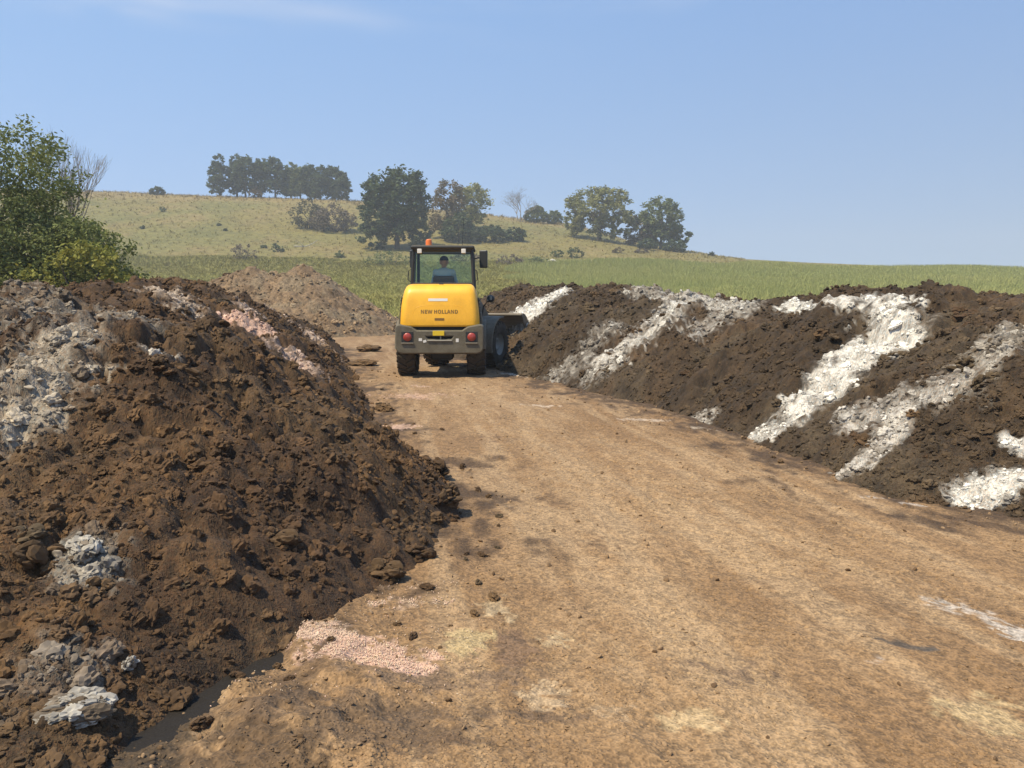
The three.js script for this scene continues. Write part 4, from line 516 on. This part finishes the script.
rear('joint', join(cyl(0.09, 0.09, 0.7, 0, 0.75, 0), box(0.45, 0.1, 0.7, 0, 0.55, 0), box(0.45, 0.1, 0.7, 0, 0.98, 0)), LM.dark);
// wheels
const tyreG = (() => {
  const prof = [[0.27, -0.17], [0.34, -0.2], [0.45, -0.205], [0.515, -0.19], [0.535, -0.15], [0.54, 0], [0.535, 0.15], [0.515, 0.19], [0.45, 0.205], [0.34, 0.2], [0.27, 0.17]].map((p) => new THREE.Vector2(...p)), parts = [new THREE.LatheGeometry(prof, 40).rotateZ(Math.PI / 2)];
  for (let i = 0; i < 20; i++) for (const s of [-1, 1]) { const g = box(0.21, 0.05, 0.075, s * 0.095, 0.548, 0, 0.012, s * 0.55); const h = box(0.03, 0.11, 0.06, s * 0.19, 0.5, s * s * 0.055, 0.01); const a = (i + (s > 0 ? 0.5 : 0)) / 20 * Math.PI * 2; parts.push(g.rotateX(a), h.rotateX(a)); }
  return join(...parts);
})();
const rimG = new THREE.LatheGeometry([[0.0, 0.06], [0.1, 0.06], [0.11, 0.1], [0.15, 0.1], [0.17, 0.03], [0.24, 0.02], [0.265, 0.09], [0.29, 0.17], [0.28, 0.175]].map((p) => new THREE.Vector2(...p)), 32);
function wheel(put, x, z, steer) { const s = Math.sign(x), M = new THREE.Matrix4().makeTranslation(x, 0.57, z); const t = put('tyre', tyreG.clone().applyMatrix4(M), LM.rubber), w = t; t.name = 'wheel'; put('rim', rimG.clone().rotateZ(-s * Math.PI / 2).applyMatrix4(M), LM.rim, t); for (let i = 0; i < 8; i++) { const a = i / 8 * Math.PI * 2; put('wheel_nut', cyl(0.016, 0.016, 0.03, x + s * 0.05, 0.57 + Math.cos(a) * 0.2, z + Math.sin(a) * 0.2, 'x', 6), LM.steel, t); } }
for (const s of [-1, 1]) { wheel(rear, s * 0.755, 1.15); wheel(front, s * 0.755, -1.15); }
// cab
{
  const hb = 0.69, ht = 0.65, zb = 0.78, zf = -0.62, y0 = 2.0, y1 = 2.76;
  const cab = rear('cab_frame', join(
    ...[-1, 1].flatMap((s) => [tubeGeo([[s * hb, y0 - 0.9, zb], [s * hb, y0, zb], [s * ht, y1, zb - 0.06]], [0.04, 0.04, 0.036], 8), tubeGeo([[s * hb, 1.05, zf], [s * hb, 1.6, zf - 0.04], [s * ht, y1, zf + 0.22]], [0.04, 0.04, 0.036], 8), tubeGeo([[s * hb, y0, 0.3], [s * ht, y1, 0.28]], [0.028, 0.026], 6), box(0.05, 0.05, 1.2, s * ht, y1, 0.12)]),
    box(2 * hb, 0.06, 0.06, 0, y0 + 0.01, zb), box(2 * ht, 0.07, 0.06, 0, y1, zb - 0.06), box(2 * ht, 0.06, 0.06, 0, y1, zf + 0.22)), LM.dark);
  rear('roof', join(box(1.42, 0.07, 1.36, 0, 2.82, 0.16, 0.035), box(1.34, 0.05, 1.28, 0, 2.775, 0.16, 0.02)), LM.dark, cab);
  rear('roof_rim', box(1.36, 0.02, 0.03, 0, 2.855, 0.8, 0.008), LM.frame, cab);
  rear('lower_cab', join(box(1.36, 0.85, 0.06, 0, 1.56, zb - 0.02), box(0.05, 0.5, 1.3, -0.68, 1.25, 0.1), box(0.05, 0.5, 1.3, 0.68, 1.25, 0.1), box(1.3, 0.06, 1.35, 0, 1.08, 0.1)), LM.grey, cab);
  const pane = (name, pts) => { const c = pts.reduce((a, p) => a.map((v, i) => v + p[i] / 4), [0, 0, 0]), g = new THREE.BufferGeometry(), e1 = new THREE.Vector3(...pts[1]).sub(new THREE.Vector3(...pts[0])), e2 = new THREE.Vector3(...pts[2]).sub(new THREE.Vector3(...pts[0])); g.setAttribute('position', new THREE.Float32BufferAttribute([...pts[0], ...pts[1], ...pts[2], ...pts[3]], 3)); g.setAttribute('uv', new THREE.Float32BufferAttribute([0, 0, 1, 0, 1, 1, 0, 1], 2)); g.setIndex([0, 1, 2, 0, 2, 3]); g.computeVertexNormals(); rear(name, g, LM.glass, cab); };
  pane('rear_window', [[-hb, y0, zb + 0.01], [hb, y0, zb + 0.01], [ht, y1, zb - 0.05], [-ht, y1, zb - 0.05]]);
  pane('windscreen', [[-hb, 1.55, zf], [hb, 1.55, zf], [ht, y1, zf + 0.22], [-ht, y1, zf + 0.22]]);
  for (const s of [-1, 1]) { pane('side_window', [[s * hb, 1.55, zf], [s * hb, 1.55, 0.3], [s * ht, y1, 0.28], [s * ht, y1, zf + 0.22]]); pane('side_window', [[s * hb, y0, 0.33], [s * hb, y0, zb], [s * ht, y1, zb - 0.06], [s * ht, y1, 0.3]]); }
  for (const s of [-1, 1]) { rear('work_lamp', join(box(0.1, 0.1, 0.05, s * 0.49 - 0.02, 2.735, zb + 0.04, 0.012)), LM.white, cab); rear('grab_bracket', tubeGeo([[s * hb, 2.35, zb - 0.02], [s * 0.76, 2.3, zb], [s * 0.78, 2.1, zb], [s * hb, 2.04, zb]], [0.012, 0.012, 0.012, 0.012], 6), LM.dark, cab); }
  const bc = rear('beacon', new THREE.LatheGeometry([[0, 0.17], [0.05, 0.165], [0.07, 0.14], [0.075, 0.03], [0.085, 0.02], [0.085, 0]].map((p) => new THREE.Vector2(...p)), 18).translate(-0.33, 2.855, 0.45), LM.amber, cab);
  rear('beacon_base', cyl(0.09, 0.1, 0.04, -0.33, 2.86, 0.45), LM.black, cab);
  rear('aerial', tubeGeo([[0.42, 2.85, 0.3], [0.46, 3.5, 0.34]], [0.006, 0.003], 5), LM.black, cab);
  for (const s of [-1, 1]) { const mx = s > 0 ? 0.9 : 0.79, mr = rear('mirror', box(0.2, 0.42, 0.07, s * mx, 2.62, -0.4, 0.03, s > 0 ? -0.3 : 1.2), LM.mirror, cab); rear('mirror_arm', tubeGeo([[s * ht, 2.62, -0.42], [s * (mx - 0.1), 2.66, -0.46], [s * (mx - 0.04), 2.62, -0.44]], [0.015, 0.015, 0.015], 6), LM.dark, mr); }
  rear('seat', join(box(0.5, 0.12, 0.5, 0, 1.66, 0.22, 0.05), box(0.48, 0.5, 0.12, 0, 1.95, 0.5, 0.05, 0, 0.1), box(0.34, 0.5, 0.4, 0, 1.36, 0.22, 0.04)), LM.seat, cab);
  rear('steering_column', join(tubeGeo([[0, 1.1, -0.42], [0, 1.75, -0.38], [0, 1.95, -0.24]].map((p) => p), [0.06, 0.05, 0.03], 8)), LM.dark, cab);
  rear('steering_wheel', new THREE.TorusGeometry(0.19, 0.016, 8, 28).rotateX(-Math.PI / 2 + 0.5).translate(0, 1.97, -0.23), LM.black, cab);
  rear('side_console', box(0.16, 0.3, 0.6, 0.45, 1.75, 0.15, 0.04), LM.dark, cab);
}
// front half
front('front_frame', join(box(0.7, 0.6, 1.3, 0, 0.85, -0.85, 0.04), box(0.16, 0.75, 0.5, -0.34, 1.25, -0.85, 0.04), box(0.16, 0.75, 0.5, 0.34, 1.25, -0.85, 0.04)), LM.frame);
front('front_axle', join(cyl(0.1, 0.1, 1.3, 0, 0.56, -1.15, 'x'), new THREE.SphereGeometry(0.21, 14, 10).translate(0, 0.54, -1.15)), LM.dark);
for (const s of [-1, 1]) {
  const sh = new THREE.Shape(), A = []; for (let i = 0; i <= 9; i++) { const a = lerp(-0.25, 1.75, i / 9); A.push([-1.15 + Math.cos(a) * 0.68, 0.57 + Math.sin(a) * 0.68]); } A.forEach(([z, y], i) => i ? sh.lineTo(z, y) : sh.moveTo(z, y)); [...A].reverse().forEach(([z, y]) => { const dz = z + 1.15, dy = y - 0.57, L = Math.hypot(dz, dy); sh.lineTo(z - dz / L * 0.035, y - dy / L * 0.035); });
  front('front_fender', new THREE.ExtrudeGeometry(sh, { depth: 0.44, bevelEnabled: true, bevelSize: 0.01, bevelThickness: 0.01, bevelSegments: 1 }).rotateY(-Math.PI / 2).translate(s > 0 ? 0.98 : -0.54, 0, 0), LM.frame);
  const hl = front('head_lamp', join(new THREE.SphereGeometry(0.1, 16, 12).scale(1, 0.9, 0.9).translate(s * 0.86, 1.68, -0.72)), LM.dark); front('lamp_post', tubeGeo([[s * 0.6, 1.2, -0.75], [s * 0.68, 1.5, -0.72], [s * 0.8, 1.64, -0.72]], [0.022, 0.022, 0.02], 6), LM.dark, hl); front('lamp_shell', join(box(0.05, 0.09, 0.03, s * 0.9, 1.69, -0.63, 0.01), box(0.03, 0.03, 0.03, s * 0.82, 1.64, -0.63, 0.008)), LM.rim, hl);
  const arm = new THREE.Shape(); [[-0.55, 1.62], [-0.9, 1.68], [-1.6, 1.2], [-2.1, 0.55], [-2.28, 0.42], [-2.2, 0.3], [-1.95, 0.38], [-1.4, 0.95], [-0.6, 1.44]].forEach(([z, y], i) => i ? arm.lineTo(z, y) : arm.moveTo(z, y)); arm.closePath();
  front('lift_arm', new THREE.ExtrudeGeometry(arm, { depth: 0.07, bevelEnabled: true, bevelSize: 0.012, bevelThickness: 0.012, bevelSegments: 1 }).rotateY(-Math.PI / 2).scale(1, 1, -1).scale(1, 1, -1).translate(s * 0.45 + 0.035, 0, 0), LM.frame);
  const ram = front('lift_ram', tubeGeo([[s * 0.3, 0.75, -0.6], [s * 0.3, 0.95, -1.35]], [0.055, 0.055], 10), LM.dark); front('ram_rod', tubeGeo([[s * 0.3, 0.95, -1.35], [s * 0.3, 0.92, -1.75]], [0.03, 0.03], 8), LM.steel, ram);
}
front('tilt_link', join(box(0.12, 0.75, 0.14, 0, 1.15, -1.75, 0.03, 0, 0.2), tubeGeo([[0, 1.35, -0.7], [0, 1.45, -1.6]], [0.06, 0.05], 10), tubeGeo([[0, 0.85, -1.8], [0, 0.8, -2.3]], [0.04, 0.04], 8)), LM.frame);
{ // bucket: curved shell with side plates and cutting edge
  const P = []; for (let i = 0; i <= 14; i++) { const a = lerp(1.25, 4.55, i / 14); P.push([-2.72 - Math.cos(a) * -0.44 + 0.02, 0.78 + Math.sin(a) * 0.5]); }
  const out = P.map(([z, y]) => [z, y]); out.push([-3.35, 0.24]); const shp = new THREE.Shape(); out.forEach(([z, y], i) => i ? shp.lineTo(-z, y) : shp.moveTo(-z, y)); [...out].reverse().forEach(([z, y], i) => shp.lineTo(-z - (i ? 0.03 * Math.sign(-2.4 - z + 0.001) : 0) * -1, y + (i < 4 ? 0.03 : 0)));
  const shell = []; for (let i = 0; i < out.length - 1; i++) { const [z0, y0] = out[i], [z1, y1] = out[i + 1], L = Math.hypot(z1 - z0, y1 - y0); shell.push(box(1.96, 0.035, L + 0.03, 0, (y0 + y1) / 2, (z0 + z1) / 2, 0.008, 0, -Math.atan2(y1 - y0, z1 - z0))); }
  const dirty = paint(0.24, 0.2, 0.15, 0.9, { map: dustMap }), bk = front('bucket', join(...shell), dirty);
  const side = new THREE.Shape(); out.forEach(([z, y], i) => i ? side.lineTo(-z, y) : side.moveTo(-z, y)); side.closePath();
  for (const s of [-1, 1]) front('bucket_side', new THREE.ExtrudeGeometry(side, { depth: 0.03, bevelEnabled: false }).rotateY(Math.PI / 2).translate(s * 0.98 - 0.015, 0, 0), dirty, bk);
  front('cutting_edge', box(2.0, 0.03, 0.2, 0, 0.225, -3.4, 0.008), LM.steel, bk);
}
// ---------- driver ----------
function fieldMesh(bones, res, c, half, k = 0.03) {
  const mc = new MarchingCubes(res, new THREE.MeshStandardMaterial(), false, false, 60000); mc.isolation = 0; const f = mc.field; let q = 0;
  for (let z = 0; z < res; z++) for (let y = 0; y < res; y++) for (let x = 0; x < res; x++, q++) {
    const p = [c[0] + (x / res * 2 - 1) * half, c[1] + (y / res * 2 - 1) * half, c[2] + (z / res * 2 - 1) * half]; let d = 1e3;
    for (const [a, b, ra, rb, fl = 1] of bones) { const ab = b.map((v, i) => v - a[i]), ap = p.map((v, i) => v - a[i]), t = sat((ap[0] * ab[0] + ap[1] * ab[1] + ap[2] * ab[2]) / (ab[0] ** 2 + ab[1] ** 2 + ab[2] ** 2 || 1)), e = Math.hypot(ap[0] - ab[0] * t, ap[1] - ab[1] * t, (ap[2] - ab[2] * t) * fl) - lerp(ra, rb, t), h = sat(0.5 + 0.5 * (d - e) / k); d = lerp(d, e, h) - k * h * (1 - h); }
    f[q] = -d;
  }
  mc.update(); const n = mc.count, g = new THREE.BufferGeometry(); g.setAttribute('position', new THREE.BufferAttribute(mc.positionArray.slice(0, n * 3), 3)); g.setAttribute('normal', new THREE.BufferAttribute(mc.normalArray.slice(0, n * 3), 3)); g.scale(half, half, half); g.translate(...c); return g;
}
{
  const man = thing('person', 'person in a pale blue shirt and dark cap driving the wheel loader', 'person', [-1.57, 0, -18.15], THREE.MathUtils.degToRad(1.5));
  const skin = std({ color: new THREE.Color(0.42, 0.24, 0.16), roughness: 0.7 }), arms = (s) => [[s * 0.19, 2.27, 0.3], [s * 0.26, 2.03, 0.14], [s * 0.17, 2.02, -0.14], [s * 0.165, 2.015, -0.2]];
  const body = [[[0, 1.8, 0.24], [0, 2.22, 0.32], 0.14, 0.16, 1.3], [[-0.17, 2.27, 0.31], [0.17, 2.27, 0.31], 0.07, 0.07], [[0, 2.3, 0.31], [0, 2.42, 0.29], 0.058, 0.055]], hands = [];
  for (const s of [-1, 1]) { const [sh, el, wr, ha] = arms(s); body.push([sh, el, 0.055, 0.043], [el, wr, 0.042, 0.03], [[s * 0.09, 1.76, 0.24], [s * 0.13, 1.74, -0.22], 0.09, 0.062], [[s * 0.13, 1.72, -0.22], [s * 0.13, 1.3, -0.26], 0.06, 0.042], [[s * 0.13, 1.2, -0.24], [s * 0.14, 1.16, -0.44], 0.045, 0.035], [[s * 0.13, 1.3, -0.26], [s * 0.13, 1.2, -0.25], 0.042, 0.04]);
    hands.push([wr, ha, 0.028, 0.034]); for (let i = 0; i < 4; i++) { const o = (i - 1.5) * 0.02, L = [0.03, 0.036, 0.034, 0.026][i]; hands.push([[ha[0] + s * o * 0.4 + o, ha[1] + 0.01, ha[2] - 0.02], [ha[0] + o * 1.2, ha[1] + 0.012, ha[2] - 0.025 - L], 0.011, 0.01], [[ha[0] + o * 1.2, ha[1] + 0.012, ha[2] - 0.025 - L], [ha[0] + o * 1.2, ha[1] - 0.028, ha[2] - 0.03 - L * 0.7], 0.01, 0.009]); } hands.push([[ha[0] - s * 0.02, ha[1], ha[2] + 0.01], [ha[0] - s * 0.055, ha[1] + 0.005, ha[2] - 0.03], 0.012, 0.01]); }
  const head = [[[0, 2.5, 0.27], [0, 2.56, 0.28], 0.082, 0.092, 0.9], [[0, 2.46, 0.21], [0, 2.5, 0.22], 0.05, 0.06], [[0, 2.515, 0.18], [0, 2.495, 0.155], 0.014, 0.016], [[-0.088, 2.52, 0.28], [-0.092, 2.49, 0.285], 0.018, 0.014], [[0.088, 2.52, 0.28], [0.092, 2.49, 0.285], 0.018, 0.014], [[-0.025, 2.455, 0.165], [0.025, 2.455, 0.165], 0.01, 0.01], [[0, 2.34, 0.3], [0, 2.46, 0.28], 0.052, 0.054]];
  const parts = [fieldMesh(body, 72, [0, 1.85, 0], 0.75, 0.04), fieldMesh(head, 64, [0, 2.48, 0.25], 0.22, 0.02)]; for (const s of [0, 1]) parts.push(fieldMesh(hands.slice(s * 10, s * 10 + 10), 56, [s ? 0.165 : -0.165, 2.015, -0.2], 0.11, 0.008));
  obj('body', mergeGeometries(parts), skin, man);
  const shirt = [[[0, 1.78, 0.24], [0, 2.22, 0.32], 0.16, 0.175, 1.25], [[-0.17, 2.27, 0.31], [0.17, 2.27, 0.31], 0.085, 0.085]]; for (const s of [-1, 1]) { const [sh, el, wr] = arms(s); shirt.push([sh, el, 0.07, 0.056], [el, [lerp(el[0], wr[0], 0.85), lerp(el[1], wr[1], 0.85), lerp(el[2], wr[2], 0.85)], 0.055, 0.042]); }
  obj('shirt', fieldMesh(shirt, 64, [0, 2.05, 0.15], 0.5, 0.04), std({ color: new THREE.Color(0.5, 0.56, 0.58), roughness: 0.9 }), man);
  const tr = []; for (const s of [-1, 1]) tr.push([[s * 0.09, 1.77, 0.24], [s * 0.13, 1.75, -0.22], 0.105, 0.075], [[s * 0.13, 1.73, -0.22], [s * 0.13, 1.26, -0.26], 0.072, 0.058]); obj('trousers', fieldMesh(tr, 64, [0, 1.52, 0], 0.5, 0.03), std({ color: new THREE.Color(0.04, 0.05, 0.08), roughness: 0.9 }), man);
  const cap = new THREE.SphereGeometry(0.106, 20, 10, 0, Math.PI * 2, 0, Math.PI * 0.52).scale(1, 1, 1.08).translate(0, 2.555, 0.28), brim = new THREE.CylinderGeometry(0.1, 0.1, 0.01, 20, 1, false, Math.PI * 0.5, Math.PI).scale(1, 1, 1.2); brim.rotateY(0).translate(0, 2.56, 0.22); obj('cap', join(cap, brim), std({ color: new THREE.Color(0.03, 0.03, 0.035) }), man);
}

renderer.render(scene, camera);
